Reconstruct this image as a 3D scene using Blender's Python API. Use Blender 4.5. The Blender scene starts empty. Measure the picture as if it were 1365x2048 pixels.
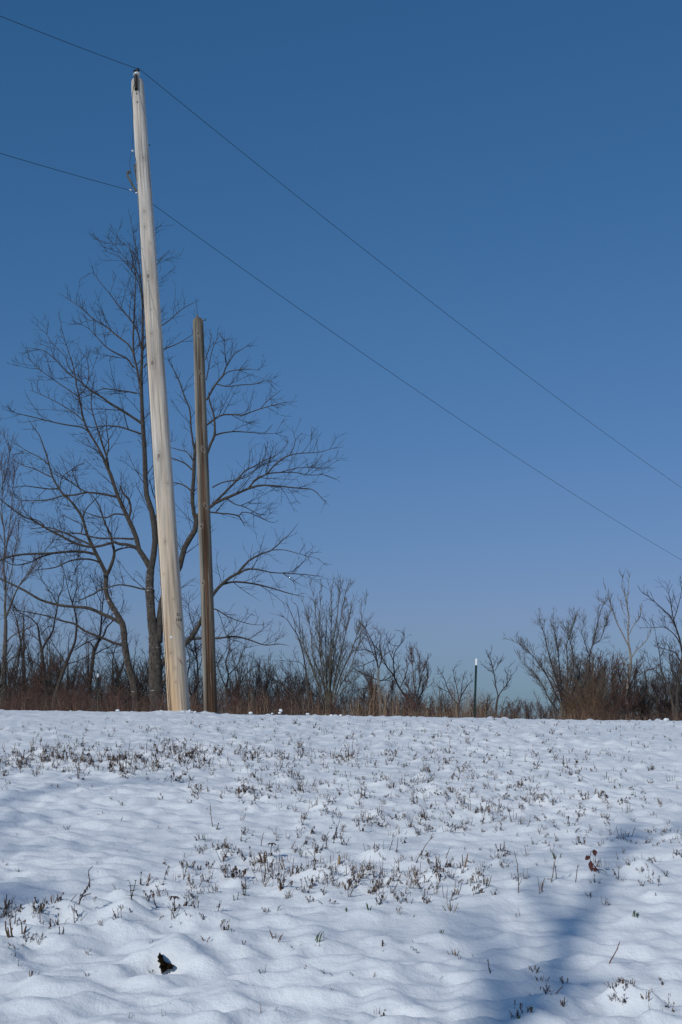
import bpy, math
import numpy as np
from mathutils import Vector

# ------------------------------------------------------------------ camera, sky, sun, exposure
S = bpy.context.scene
COL = bpy.data.collections.new("scene_objects"); S.collection.children.link(COL)
PW, PH = 1365.0, 2048.0
F = 2813.0
PITCH = math.radians(9.5)
EYE = np.array([0.0, 0.0, 1.6])
cd = bpy.data.cameras.new("camera"); cam = bpy.data.objects.new("camera", cd); COL.objects.link(cam)
cd.sensor_fit = 'VERTICAL'; cd.sensor_height = 36.0; cd.sensor_width = 24.0
cd.lens = F / PH * 36.0
cd.clip_start = 0.1; cd.clip_end = 5000
cam.location = EYE; cam.rotation_euler = (math.pi / 2 + PITCH, 0, 0)
S.camera = cam
SUN_AZ = math.radians(34)      # the sun stands behind the viewer, this far round to the left
SUN_EL = math.radians(31)
SUNV = np.array([-math.sin(SUN_AZ) * math.cos(SUN_EL), -math.cos(SUN_AZ) * math.cos(SUN_EL), math.sin(SUN_EL)])
W = bpy.data.worlds.new("World"); S.world = W; W.use_nodes = True
wn = W.node_tree.nodes; wl = W.node_tree.links; wn.clear()
sky = wn.new('ShaderNodeTexSky'); sky.sky_type = 'NISHITA'; sky.sun_disc = False
sky.sun_elevation = SUN_EL; sky.sun_rotation = math.pi + SUN_AZ
sky.altitude = 300; sky.air_density = 1.0; sky.dust_density = 1.5; sky.ozone_density = 3.0
bg = wn.new('ShaderNodeBackground'); bg.inputs[1].default_value = 0.074
wo = wn.new('ShaderNodeOutputWorld')
sep = wn.new('ShaderNodeSeparateColor'); comb = wn.new('ShaderNodeCombineColor'); wl.new(sky.outputs[0], sep.inputs[0])
def mathn(op, a, v):
    n = wn.new('ShaderNodeMath'); n.operation = op; wl.new(a, n.inputs[0])
    if isinstance(v, float): n.inputs[1].default_value = v
    else: wl.new(v, n.inputs[1])
    return n.outputs[0]
gch = mathn('MULTIPLY', mathn('POWER', sep.outputs[1], 0.835), 0.906)          # the clear, deep winter blue
bch = mathn('MULTIPLY', mathn('POWER', sep.outputs[2], 0.81), 1.353)
rch = mathn('MINIMUM', mathn('MULTIPLY', mathn('POWER', sep.outputs[0], 1.342), 0.392), mathn('MULTIPLY', gch, 0.655))
for k_, c_ in enumerate((rch, gch, bch)): wl.new(c_, comb.inputs[k_])
wl.new(comb.outputs[0], bg.inputs[0]); wl.new(bg.outputs[0], wo.inputs[0])
ld = bpy.data.lights.new("sun", 'SUN'); ld.energy = 2.4; ld.angle = math.radians(0.53); ld.color = (1.0, 0.965, 0.90)
sun = bpy.data.objects.new("sun", ld); COL.objects.link(sun); sun.location = (-20, -25, 30)
sun.rotation_euler = Vector(SUNV).to_track_quat('Z', 'Y').to_euler()
S.view_settings.view_transform = 'Standard'; S.view_settings.look = 'None'
S.view_settings.exposure = 0.03; S.view_settings.gamma = 1.0
S.render.resolution_x = 682; S.render.resolution_y = 1024

# ------------------------------------------------------------------ helpers
def tag(o, label=None, cat=None, group=None, kind=None):
    if label: o["label"] = label
    if cat: o["category"] = cat
    if group: o["group"] = group
    if kind: o["kind"] = kind
    return o

def empty(name, loc=(0, 0, 0)):
    o = bpy.data.objects.new(name, None); COL.objects.link(o); o.location = loc
    o.empty_display_size = 0.2
    return o

def mesh_obj(name, V, Fq, mat, parent=None, cols=None, origin=None, smooth=True):
    """V (n,3) world coordinates, Fq (m,k) faces of one size or a list of such arrays"""
    if not isinstance(Fq, list): Fq = [Fq]
    V = np.asarray(V, float)
    if origin is None:
        origin = np.array(parent.location) if parent is not None else np.zeros(3)
    if parent is not None:
        pl = parent; off = np.zeros(3)
        while pl is not None: off = off + np.array(pl.location); pl = pl.parent
        origin = off
    me = bpy.data.meshes.new(name)
    me.vertices.add(len(V)); me.vertices.foreach_set("co", (V - origin).astype(np.float32).ravel())
    lv = np.concatenate([f.ravel() for f in Fq]).astype(np.int32)
    tot = np.concatenate([np.full(len(f), f.shape[1]) for f in Fq]).astype(np.int32)
    st = np.concatenate([[0], np.cumsum(tot)[:-1]]).astype(np.int32)
    me.loops.add(len(lv)); me.loops.foreach_set("vertex_index", lv)
    me.polygons.add(len(tot)); me.polygons.foreach_set("loop_start", st)
    me.polygons.foreach_set("use_smooth", np.full(len(tot), smooth))
    me.update(calc_edges=True); me.validate()
    if cols is not None:
        at = me.color_attributes.new("Col", 'FLOAT_COLOR', 'POINT')
        c4 = np.ones((len(V), 4), np.float32); c4[:, :3] = cols
        at.data.foreach_set("color", c4.ravel())
    me.materials.append(mat)
    o = bpy.data.objects.new(name, me); COL.objects.link(o)
    if parent is not None: o.parent = parent
    else: o.location = origin
    return o

def nrm(a): return a / np.maximum(np.linalg.norm(a, axis=-1, keepdims=True), 1e-9)

class Tubes:
    """collects tapering tubes (points, radii, colour) and links them as one mesh"""
    def __init__(s): s.g = {}; s.extraV = []; s.extraF = []; s.extraC = []
    def add(s, pts, rad, col=(0.1, 0.1, 0.1)):
        pts = np.asarray(pts, float)
        if pts.ndim == 2: pts = pts[None]; rad = np.asarray(rad, float)[None]; col = np.asarray(col, float)[None]
        col = np.asarray(col, float)
        if col.ndim == 1: col = np.tile(col, (len(pts), 1))
        s.g.setdefault(pts.shape[1], []).append((pts, np.asarray(rad, float), col))
    def face(s, V, col):                                   # one free polygon (leaf blade)
        s.extraV.append(np.asarray(V, float)); s.extraC.append(col)
    def arrays(s, sides):
        Vs, Fs, Cs, base = [], [], [], 0
        for N, lst in s.g.items():
            P = np.concatenate([l[0] for l in lst]); R = np.concatenate([l[1] for l in lst]); C = np.concatenate([l[2] for l in lst])
            T = nrm(np.gradient(P, axis=1)); mt = nrm(T.mean(1))
            ref = np.where(np.abs(mt[:, 2:3]) > 0.75, np.array([[1.0, 0.1, 0]]), np.array([[0, 0.1, 1.0]]))
            n1 = nrm(np.cross(T, ref[:, None, :])); n2 = np.cross(T, n1)
            a = np.arange(sides) * 2 * math.pi / sides
            ring = P[:, :, None, :] + R[:, :, None, None] * (np.cos(a)[None, None, :, None] * n1[:, :, None, :] + np.sin(a)[None, None, :, None] * n2[:, :, None, :])
            M = len(P); Vs.append(ring.reshape(-1, 3)); Cs.append(np.repeat(C, N * sides, axis=0))
            idx = np.arange(M * N * sides).reshape(M, N, sides) + base
            A = idx[:, :-1]; B = idx[:, 1:]
            Fs.append(np.stack([A, np.roll(A, -1, 2), np.roll(B, -1, 2), B], -1).reshape(-1, 4))
            if sides == 4: Fs.append(idx[:, -1][:, ::1].reshape(-1, 4))
            base += M * N * sides
        fs = {4: Fs} if Fs else {}
        for V, c in zip(s.extraV, s.extraC):
            k = len(V); Vs.append(V); Cs.append(np.tile(c, (k, 1)))
            fs.setdefault(k, []).append(np.arange(base, base + k)[None]); base += k
        return np.concatenate(Vs), [np.concatenate(v) for v in fs.values()], np.concatenate(Cs)
    def build(s, name, mat, parent=None, sides=3, origin=None):
        V, Fq, C = s.arrays(sides)
        return mesh_obj(name, V, Fq, mat, parent, C, origin)

def resample(P, n):
    """Catmull-Rom through the rows of P (any columns), n points evenly by length"""
    P = np.asarray(P, float)
    if len(P) == 2: t = np.linspace(0, 1, n)[:, None]; return P[0] * (1 - t) + P[1] * t
    Q = np.vstack([2 * P[0] - P[1], P, 2 * P[-1] - P[-2]]); out = []
    for i in range(1, len(Q) - 2):
        t = np.linspace(0, 1, 12, endpoint=False)[:, None]
        a, b, c, d = Q[i - 1], Q[i], Q[i + 1], Q[i + 2]
        out.append(0.5 * ((2 * b) + (c - a) * t + (2 * a - 5 * b + 4 * c - d) * t * t + (3 * b - a - 3 * c + d) * t ** 3))
    out = np.vstack(out + [P[-1:]])
    L = np.concatenate([[0], np.cumsum(np.linalg.norm(np.diff(out[:, :3], axis=0), axis=1))])
    s = np.linspace(0, L[-1], n)
    return np.stack([np.interp(s, L, out[:, k]) for k in range(out.shape[1])], 1)

# numpy gradient noise
_r = np.random.RandomState(11); PERM = _r.permutation(512); ANG = _r.rand(512) * 2 * math.pi
def noise2(x, y):
    xi = np.floor(x).astype(int); yi = np.floor(y).astype(int); xf = x - xi; yf = y - yi
    u = xf ** 3 * (xf * (xf * 6 - 15) + 10); v = yf ** 3 * (yf * (yf * 6 - 15) + 10)
    def g(ix, iy, dx, dy):
        a = ANG[PERM[(PERM[ix & 511] + iy) & 511]]
        return np.cos(a) * dx + np.sin(a) * dy
    n00 = g(xi, yi, xf, yf); n10 = g(xi + 1, yi, xf - 1, yf); n01 = g(xi, yi + 1, xf, yf - 1); n11 = g(xi + 1, yi + 1, xf - 1, yf - 1)
    return (n00 * (1 - u) + n10 * u) * (1 - v) + (n01 * (1 - u) + n11 * u) * v

# ------------------------------------------------------------------ materials
def pmat(name, rough=0.8, spec=0.3):
    m = bpy.data.materials.new(name); m.use_nodes = True
    b = m.node_tree.nodes["Principled BSDF"]; b.inputs["Roughness"].default_value = rough
    b.inputs["Specular IOR Level"].default_value = spec
    if "Diffuse Roughness" in b.inputs: b.inputs["Diffuse Roughness"].default_value = 1.0
    return m, m.node_tree.nodes, m.node_tree.links, b

def flat_mat(name, col, rough=0.7, spec=0.3, metal=0.0, var=0.25, scale=20):
    m, n, l, b = pmat(name, rough, spec); b.inputs["Metallic"].default_value = metal
    tc = n.new('ShaderNodeTexCoord'); t = n.new('ShaderNodeTexNoise'); t.inputs["Scale"].default_value = scale; t.inputs["Detail"].default_value = 5
    r = n.new('ShaderNodeValToRGB')
    r.color_ramp.elements[0].position = 0.3; r.color_ramp.elements[1].position = 0.7
    r.color_ramp.elements[0].color = tuple(c * (1 - var) for c in col) + (1,); r.color_ramp.elements[1].color = tuple(min(1, c * (1 + var)) for c in col) + (1,)
    l.new(tc.outputs["Object"], t.inputs["Vector"]); l.new(t.outputs["Fac"], r.inputs["Fac"]); l.new(r.outputs["Color"], b.inputs["Base Color"])
    return m

def attr_mat(name, rough=0.85, spec=0.2, grain=None):
    """colour of each stem or board is stored on it; grain = (xy scale, z scale, strength)"""
    m, n, l, b = pmat(name, rough, spec)
    a = n.new('ShaderNodeAttribute'); a.attribute_name = "Col"
    if grain:
        tc = n.new('ShaderNodeTexCoord'); mp = n.new('ShaderNodeMapping'); mp.inputs["Scale"].default_value = (grain[0], grain[0], grain[1])
        t = n.new('ShaderNodeTexNoise'); t.inputs["Scale"].default_value = 1; t.inputs["Detail"].default_value = 8; t.inputs["Roughness"].default_value = 0.7
        mr = n.new('ShaderNodeMapRange'); mr.inputs[1].default_value = 0.3; mr.inputs[2].default_value = 0.7
        mr.inputs[3].default_value = 1 - grain[2]; mr.inputs[4].default_value = 1 + grain[2] * 0.6
        mx = n.new('ShaderNodeMix'); mx.data_type = 'RGBA'; mx.blend_type = 'MULTIPLY'; mx.inputs[0].default_value = 1
        l.new(tc.outputs["Object"], mp.inputs["Vector"]); l.new(mp.outputs[0], t.inputs["Vector"]); l.new(t.outputs["Fac"], mr.inputs[0])
        l.new(a.outputs["Color"], mx.inputs[6]); l.new(mr.outputs[0], mx.inputs[7]); l.new(mx.outputs[2], b.inputs["Base Color"])
        bp = n.new('ShaderNodeBump'); bp.inputs["Strength"].default_value = 0.5; bp.inputs["Distance"].default_value = 0.006
        l.new(t.outputs["Fac"], bp.inputs["Height"]); l.new(bp.outputs[0], b.inputs["Normal"])
    else:
        l.new(a.outputs["Color"], b.inputs["Base Color"])
    return m

def bark_mat(name, lo, hi, speck=None, scale=6, zs=0.35, th=0.66):
    m, n, l, b = pmat(name, 0.85, 0.25)
    tc = n.new('ShaderNodeTexCoord'); mp = n.new('ShaderNodeMapping'); mp.inputs["Scale"].default_value = (1, 1, zs)
    t = n.new('ShaderNodeTexNoise'); t.inputs["Scale"].default_value = scale * 4; t.inputs["Detail"].default_value = 8; t.inputs["Roughness"].default_value = 0.65
    r = n.new('ShaderNodeValToRGB'); r.color_ramp.elements[0].position = 0.35; r.color_ramp.elements[1].position = 0.68
    r.color_ramp.elements[0].color = lo + (1,); r.color_ramp.elements[1].color = hi + (1,)
    l.new(tc.outputs["Object"], mp.inputs["Vector"]); l.new(mp.outputs[0], t.inputs["Vector"]); l.new(t.outputs["Fac"], r.inputs["Fac"])
    out = r.outputs["Color"]
    if speck:
        m2 = n.new('ShaderNodeMapping'); m2.inputs["Scale"].default_value = (5, 5, 26)
        t2 = n.new('ShaderNodeTexNoise'); t2.inputs["Scale"].default_value = 1.0; t2.inputs["Detail"].default_value = 2
        c2 = n.new('ShaderNodeMapRange'); c2.inputs[1].default_value = th; c2.inputs[2].default_value = th + 0.05
        mx = n.new('ShaderNodeMix'); mx.data_type = 'RGBA'; mx.inputs[7].default_value = speck + (1,)
        l.new(tc.outputs["Object"], m2.inputs["Vector"]); l.new(m2.outputs[0], t2.inputs["Vector"]); l.new(t2.outputs["Fac"], c2.inputs[0])
        l.new(c2.outputs[0], mx.inputs[0]); l.new(out, mx.inputs[6]); out = mx.outputs[2]
    l.new(out, b.inputs["Base Color"])
    bp = n.new('ShaderNodeBump'); bp.inputs["Strength"].default_value = 0.7; bp.inputs["Distance"].default_value = 0.02
    l.new(t.outputs["Fac"], bp.inputs["Height"]); l.new(bp.outputs[0], b.inputs["Normal"])
    return m

def snow_mat():
    m, n, l, b = pmat("snow", 0.55, 0.35)
    if "Diffuse Roughness" in b.inputs: b.inputs["Diffuse Roughness"].default_value = 0.15
    tc = n.new('ShaderNodeTexCoord')
    t0 = n.new('ShaderNodeTexNoise'); t0.inputs["Scale"].default_value = 0.9; t0.inputs["Detail"].default_value = 4
    r = n.new('ShaderNodeValToRGB'); r.color_ramp.elements[0].position = 0.35; r.color_ramp.elements[1].position = 0.65
    r.color_ramp.elements[0].color = (0.71, 0.745, 0.775, 1); r.color_ramp.elements[1].color = (0.78, 0.805, 0.83, 1)
    l.new(tc.outputs["Object"], t0.inputs["Vector"]); l.new(t0.outputs["Fac"], r.inputs["Fac"]); l.new(r.outputs["Color"], b.inputs["Base Color"])
    t1 = n.new('ShaderNodeTexNoise'); t1.inputs["Scale"].default_value = 26; t1.inputs["Detail"].default_value = 6; t1.inputs["Roughness"].default_value = 0.6
    t2 = n.new('ShaderNodeTexNoise'); t2.inputs["Scale"].default_value = 160; t2.inputs["Detail"].default_value = 3
    l.new(tc.outputs["Object"], t1.inputs["Vector"]); l.new(tc.outputs["Object"], t2.inputs["Vector"])
    b1 = n.new('ShaderNodeBump'); b1.inputs["Strength"].default_value = 0.6; b1.inputs["Distance"].default_value = 0.013
    b2 = n.new('ShaderNodeBump'); b2.inputs["Strength"].default_value = 0.5; b2.inputs["Distance"].default_value = 0.0035
    l.new(t1.outputs["Fac"], b1.inputs["Height"]); l.new(t2.outputs["Fac"], b2.inputs["Height"]); l.new(b1.outputs[0], b2.inputs["Normal"])
    l.new(b2.outputs[0], b.inputs["Normal"])
    return m

M_SNOW = snow_mat()
M_CHERRY = bark_mat("dark_bark", (0.035, 0.03, 0.027), (0.135, 0.115, 0.095), (0.42, 0.41, 0.40), 5, 0.5, 0.69)
M_LIMB = bark_mat("limb_bark", (0.035, 0.03, 0.027), (0.11, 0.095, 0.08), (0.3, 0.29, 0.28), 6, 0.5, 0.72)
M_TWIG = bark_mat("twig_bark", (0.03, 0.024, 0.024), (0.065, 0.052, 0.048))
M_TWIGRED = bark_mat("reddish_twig_bark", (0.075, 0.04, 0.032), (0.14, 0.085, 0.065))
M_GREYTWIG = bark_mat("grey_twig_bark", (0.085, 0.075, 0.065), (0.17, 0.155, 0.135))
M_PALE = bark_mat("pale_bark", (0.16, 0.15, 0.135), (0.36, 0.34, 0.31), (0.05, 0.045, 0.04), 5, 1.0, 0.66)
M_OLIVE = bark_mat("olive_bark", (0.055, 0.05, 0.035), (0.15, 0.135, 0.095))
M_STEM = attr_mat("dry_stem")
M_LEAF = attr_mat("dry_leaf", 0.7, 0.3)

# ------------------------------------------------------------------ camera rays
cp, sp = math.cos(PITCH), math.sin(PITCH)
def ray(px, py):
    xr = (np.asarray(px, float) - PW / 2) / F; yu = (PH / 2 - np.asarray(py, float)) / F
    return np.stack([xr, cp - yu * sp, sp + yu * cp], -1)
def at(px, py, Y):
    d = ray(px, py); return EYE + d * (np.asarray(Y, float) / d[..., 1])[..., None]
def m_per_px(py, Y):
    d = ray(0, py); return float(np.asarray(Y) / d[1] / F)

# ------------------------------------------------------------------ snow field
BA, BB = 0.1545, 0.00278
def profile(y):
    y = np.asarray(y, float)
    z = BA * y - BB * y * y
    zp = BA * 29 - BB * 29 * 29; slp = BA - 2 * BB * 29
    z = np.where(y > 29, zp + slp * (y - 29) - 0.0009 * np.clip(y - 29, 0, 25) ** 2 + 0 * y, z)
    z54 = zp + slp * 25 - 0.0009 * 625
    z = np.where(y > 54, z54 - 0.02 * np.clip(y - 54, 0, 40), z)
    z = np.where(y < -4, BA * -4 - BB * 16 + 0.04 * np.clip(y + 4, -15, 0), z)
    return z
def billow(x, y, e): n = noise2(x, y); return np.sqrt(n * n + e * e) - e
def height(x, y):
    w = 0.05 * noise2(x * 3.1 + 9, y * 3.1)
    amp = np.interp(y, [-10, 3, 12, 20, 24, 60], [0.7, 1.0, 0.95, 0.8, 0.55, 0.6])
    calm = 0.72 + 0.5 * np.clip(noise2(x * 0.33 + 3.3, y * 0.33 + 1.7) * 2 + 0.5, 0, 1)
    n = 0.09 * noise2(x * 0.42 + 40, y * 0.55) + 0.045 * noise2((x + w) * 1.25 + 5, y * 1.5) \
        + 0.060 * billow((x + w) * 1.9 + 17.3, (y + w) * 2.6 + 3.1, 0.05) * calm + 0.082 * billow((x + w) * 3.7, (y - w) * 4.9 + 8, 0.05) * calm \
        + 0.046 * noise2(x * 7.0, y * 9.0) * calm + 0.011 * noise2(x * 21.0, y * 23.0) * calm
    tilt = -0.017 * np.clip(x, -30, 30) * np.clip(y / 22.0, 0, 1)
    far = np.clip((np.hypot(x, y) - 120) / 600, 0, 1)
    return profile(y) + tilt + n * amp * 0.66 - far * 0.5

def geo(a, b, k, n0): return a + (b - a) * (np.exp(k * np.linspace(0, 1, n0)) - 1) / (math.exp(k) - 1)
ys = [3.6]
while ys[-1] < 30: ys.append(ys[-1] + max(0.012, 0.0034 * ys[-1]))
YG = np.concatenate([-geo(0, 900, 7, 50)[::-1] - 6, np.arange(-5.5, 3.5, 0.22), ys, np.arange(30.3, 60, 0.5), geo(60.5, 3000, 5, 50)])
XG = np.concatenate([-geo(8.2, 2500, 7.5, 60)[::-1], np.arange(-8.0, 8.0, 0.022), geo(8.2, 2500, 7.5, 60)])
GX, GY = np.meshgrid(XG, YG)
GZ = height(GX, GY)

def gsample(x, y, Z=None):
    Z = GZ if Z is None else Z
    x = np.asarray(x, float); y = np.asarray(y, float)
    i = np.clip(np.searchsorted(XG, x) - 1, 0, len(XG) - 2); j = np.clip(np.searchsorted(YG, y) - 1, 0, len(YG) - 2)
    u = np.clip((x - XG[i]) / (XG[i + 1] - XG[i]), 0, 1); v = np.clip((y - YG[j]) / (YG[j + 1] - YG[j]), 0, 1)
    return (Z[j, i] * (1 - u) + Z[j, i + 1] * u) * (1 - v) + (Z[j + 1, i] * (1 - u) + Z[j + 1, i + 1] * u) * v

def ground_hit(px, py):
    """where the sight line through a pixel first meets the snow: (x, y)"""
    px = np.atleast_1d(np.asarray(px, float)); py = np.atleast_1d(np.asarray(py, float))
    d = ray(px, py); T = np.geomspace(3.6, 26.5, 900)
    res = np.zeros((len(px), 2))
    for k in range(len(px)):
        x = d[k, 0] / d[k, 1] * T; z = EYE[2] + d[k, 2] / d[k, 1] * T
        below = np.nonzero(z < gsample(x, T))[0]
        t = T[below[0]] if len(below) else 24.5
        res[k] = (d[k, 0] / d[k, 1] * t, t)
    return res

def dent(x, y, amp, sig, sharp=2.0):
    """raise (amp > 0) or sink the snow in a small round patch"""
    R = sig * 3.2
    i0, i1 = np.searchsorted(XG, [x - R, x + R]); j0, j1 = np.searchsorted(YG, [y - R, y + R])
    if i1 <= i0 or j1 <= j0: return
    dx = GX[j0:j1, i0:i1] - x; dy = GY[j0:j1, i0:i1] - y
    GZ[j0:j1, i0:i1] += amp * np.exp(-(np.hypot(dx, dy) / sig) ** sharp)

# ------------------------------------------------------------------ plants of the field: (x, y of the foot in the photograph, height in its pixels)
rs = np.random.RandomState(5)
BROWN = [(0.075, 0.05, 0.038), (0.11, 0.07, 0.05), (0.16, 0.105, 0.07), (0.055, 0.04, 0.035), (0.21, 0.15, 0.10), (0.13, 0.085, 0.07)]
TAN = [(0.33, 0.25, 0.16), (0.27, 0.19, 0.12), (0.20, 0.14, 0.09), (0.12, 0.085, 0.06)]
DARK = [(0.045, 0.03, 0.026), (0.07, 0.045, 0.035), (0.035, 0.028, 0.028)]
RED = [(0.14, 0.045, 0.035), (0.10, 0.04, 0.035), (0.17, 0.07, 0.05)]
GREEN = [(0.06, 0.10, 0.03), (0.08, 0.12, 0.045), (0.045, 0.07, 0.03)]

def leaf(tb, p, d, L, wdt, col, curl=0.0, up=(0, 0, 1)):
    """one pointed leaf of two bent halves"""
    d = nrm(np.asarray(d, float)); s = nrm(np.cross(d, up) + 1e-4); n = np.cross(s, d)
    a = p; m1 = p + d * L * 0.35 + n * curl * L * 0.15; m2 = p + d * L * 0.72 - n * curl * L * 0.1; t = p + d * L - n * curl * L * 0.45
    for sg in (1, -1):
        e1 = m1 + s * sg * wdt * 0.5 + n * wdt * 0.18; e2 = m2 + s * sg * wdt * 0.38 + n * wdt * 0.12
        c = np.array(col) * (1 + 0.12 * sg)
        tb.face([a, m1, e1], c); tb.face([m1, m2, e2, e1] if sg > 0 else [m1, e1, e2, m2], c); tb.face([m2, t, e2], c)

def wiggle(r, p0, d0, L, n, wig, up):
    P = [np.array(p0, float)]; d = nrm(np.array(d0, float))
    for k in range(n - 1):
        d = nrm(d + r.normal(size=3) * wig + np.array([0, 0, up]) / n)
        P.append(P[-1] + d * L / (n - 1))
    return np.array(P)

def tuft(r, h, pal, nst=None, spread=0.3, thick=1.0, foot=None):
    tb = Tubes(); nst = nst or r.randint(4, 10)
    foot = foot if foot is not None else h * 0.26
    for k in range(nst):
        a = r.rand() * 6.28; rr = foot * math.sqrt(r.rand())
        L = h * r.uniform(0.45, 1.0)
        P = wiggle(r, (rr * math.cos(a), rr * math.sin(a), -0.03), (r.normal() * spread, r.normal() * spread, 1), L + 0.03, 4, 0.09, 0)
        w = r.uniform(0.0011, 0.0024) * thick
        tb.add(P, [w, w, w * 0.9, w * 0.65], pal[r.randint(len(pal))])
        if r.rand() < 0.3:
            Q = wiggle(r, P[2], P[2] - P[1] + r.normal(size=3) * L * 0.4, L * r.uniform(0.25, 0.5), 4, 0.2, -0.4)
            tb.add(Q, [w * 0.8, w * 0.7, w * 0.6, w * 0.4], pal[r.randint(len(pal))])
        if r.rand() < 0.16:
            leaf(tb, P[r.randint(1, 4)], r.normal(size=3) * (1, 1, 0.6) - np.array([0, 0, 0.3]), h * r.uniform(0.15, 0.3), h * 0.12, pal[r.randint(len(pal))], 1.0)
    return tb

def twig(r, h, pal, lean=0.2, thick=1.0, rdir=None):
    tb = Tubes(); a = r.rand() * 6.28 if rdir is None else rdir
    d = (math.cos(a) * lean, math.sin(a) * lean * 0.4, 1)
    P = wiggle(r, (0, 0, -0.03), d, h * math.sqrt(1 + lean * lean) + 0.03, 8, 0.10, 0)
    w = thick * 0.0026; c = pal[r.randint(len(pal))]
    tb.add(P, np.linspace(w, w * 0.45, 8), c)
    for k in range(r.randint(3, 7)):
        i = r.randint(2, 7)
        Q = wiggle(r, P[i], (P[i] - P[i - 1]) / 0.02 + r.normal(size=3) * 0.9, h * r.uniform(0.05, 0.22), 4, 0.15, 0.2)
        tb.add(Q, np.linspace(w * 0.6, w * 0.3, 4), c)
    return tb

def weed(r, h, pal, green=None):
    tb = Tubes()
    for k in range(r.randint(1, 4)):
        P = wiggle(r, r.normal(size=3) * (h * 0.12, h * 0.14, 0) - (0, 0, 0.03), (r.normal() * 0.28, r.normal() * 0.28, 1), h * r.uniform(0.6, 1.05) + 0.03, 6, 0.16, -0.2)
        w = 0.0022; c = pal[r.randint(len(pal))]
        tb.add(P, np.linspace(w, w * 0.5, 6), c)
        for j in range(r.randint(5, 10)):
            i = r.randint(2, 6)
            leaf(tb, P[i], r.normal(size=3) * (1, 1, 0.5) - np.array([0, 0, 1.0]), h * r.uniform(0.15, 0.34), h * r.uniform(0.05, 0.12), pal[r.randint(len(pal))], 1.4)
    return tb

def sprout_parts(r, h, stempal, leafpal, nleaf=12, size=0.3, droop=0.0):
    st, lf = Tubes(), Tubes()
    for k in range(2):
        P = wiggle(r, r.normal(size=3) * (h * 0.06, h * 0.06, 0) - (0, 0, 0.03), (r.normal() * 0.18, r.normal() * 0.18, 1), h * r.uniform(0.75, 1.0) + 0.03, 6, 0.10, 0)
        st.add(P, np.linspace(0.0024, 0.0013, 6), stempal[r.randint(len(stempal))])
        for j in range(nleaf // 2):
            i = min(5, 2 + int(j * 4 / (nleaf / 2))); a = j * 2.4 + k
            leaf(lf, P[i], (math.cos(a), math.sin(a), 0.45 - droop), h * size * r.uniform(0.8, 1.2), h * size * 0.42, leafpal[r.randint(len(leafpal))], 0.5)
    return st, lf

def rosette(r, h, pal, ang=0.1):
    tb = Tubes(); P = wiggle(r, (0, 0, -0.03), (0.05, 0, 1), h + 0.03, 5, 0.06, 0); tb.add(P, np.linspace(0.0024, 0.0016, 5), pal[0])
    for j in range(9):
        a = j * 0.7; leaf(tb, P[-1], (math.cos(a), math.sin(a), ang), h * 0.55, h * 0.2, pal[r.randint(len(pal))], 0.9)
    for j in range(5):
        a = j * 1.3; leaf(tb, P[2], (math.cos(a), math.sin(a), -0.5), h * 0.35, h * 0.13, pal[r.randint(len(pal))], 0.9)
    return tb

def blades(r, h, pal, n=5):
    tb = Tubes()
    for k in range(n):
        a = r.rand() * 6.28; d = np.array([math.cos(a) * 0.3, math.sin(a) * 0.3, 1]); L = h * r.uniform(0.5, 1.0)
        p = np.array([r.normal() * h * 0.12, r.normal() * h * 0.12, -0.02])
        s = nrm(np.cross(d, (math.sin(a * 3), 1, 0))) * 0.0028; c = pal[r.randint(len(pal))]
        q = p + d * (L * 0.6 + 0.02); t = q + nrm(d + np.array([math.cos(a), math.sin(a), 0]) * 0.7) * L * 0.4
        tb.face([p - s, p + s, q + s * 0.8, q - s * 0.8], c); tb.face([q - s * 0.8, q + s * 0.8, t], c)
    return tb

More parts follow.
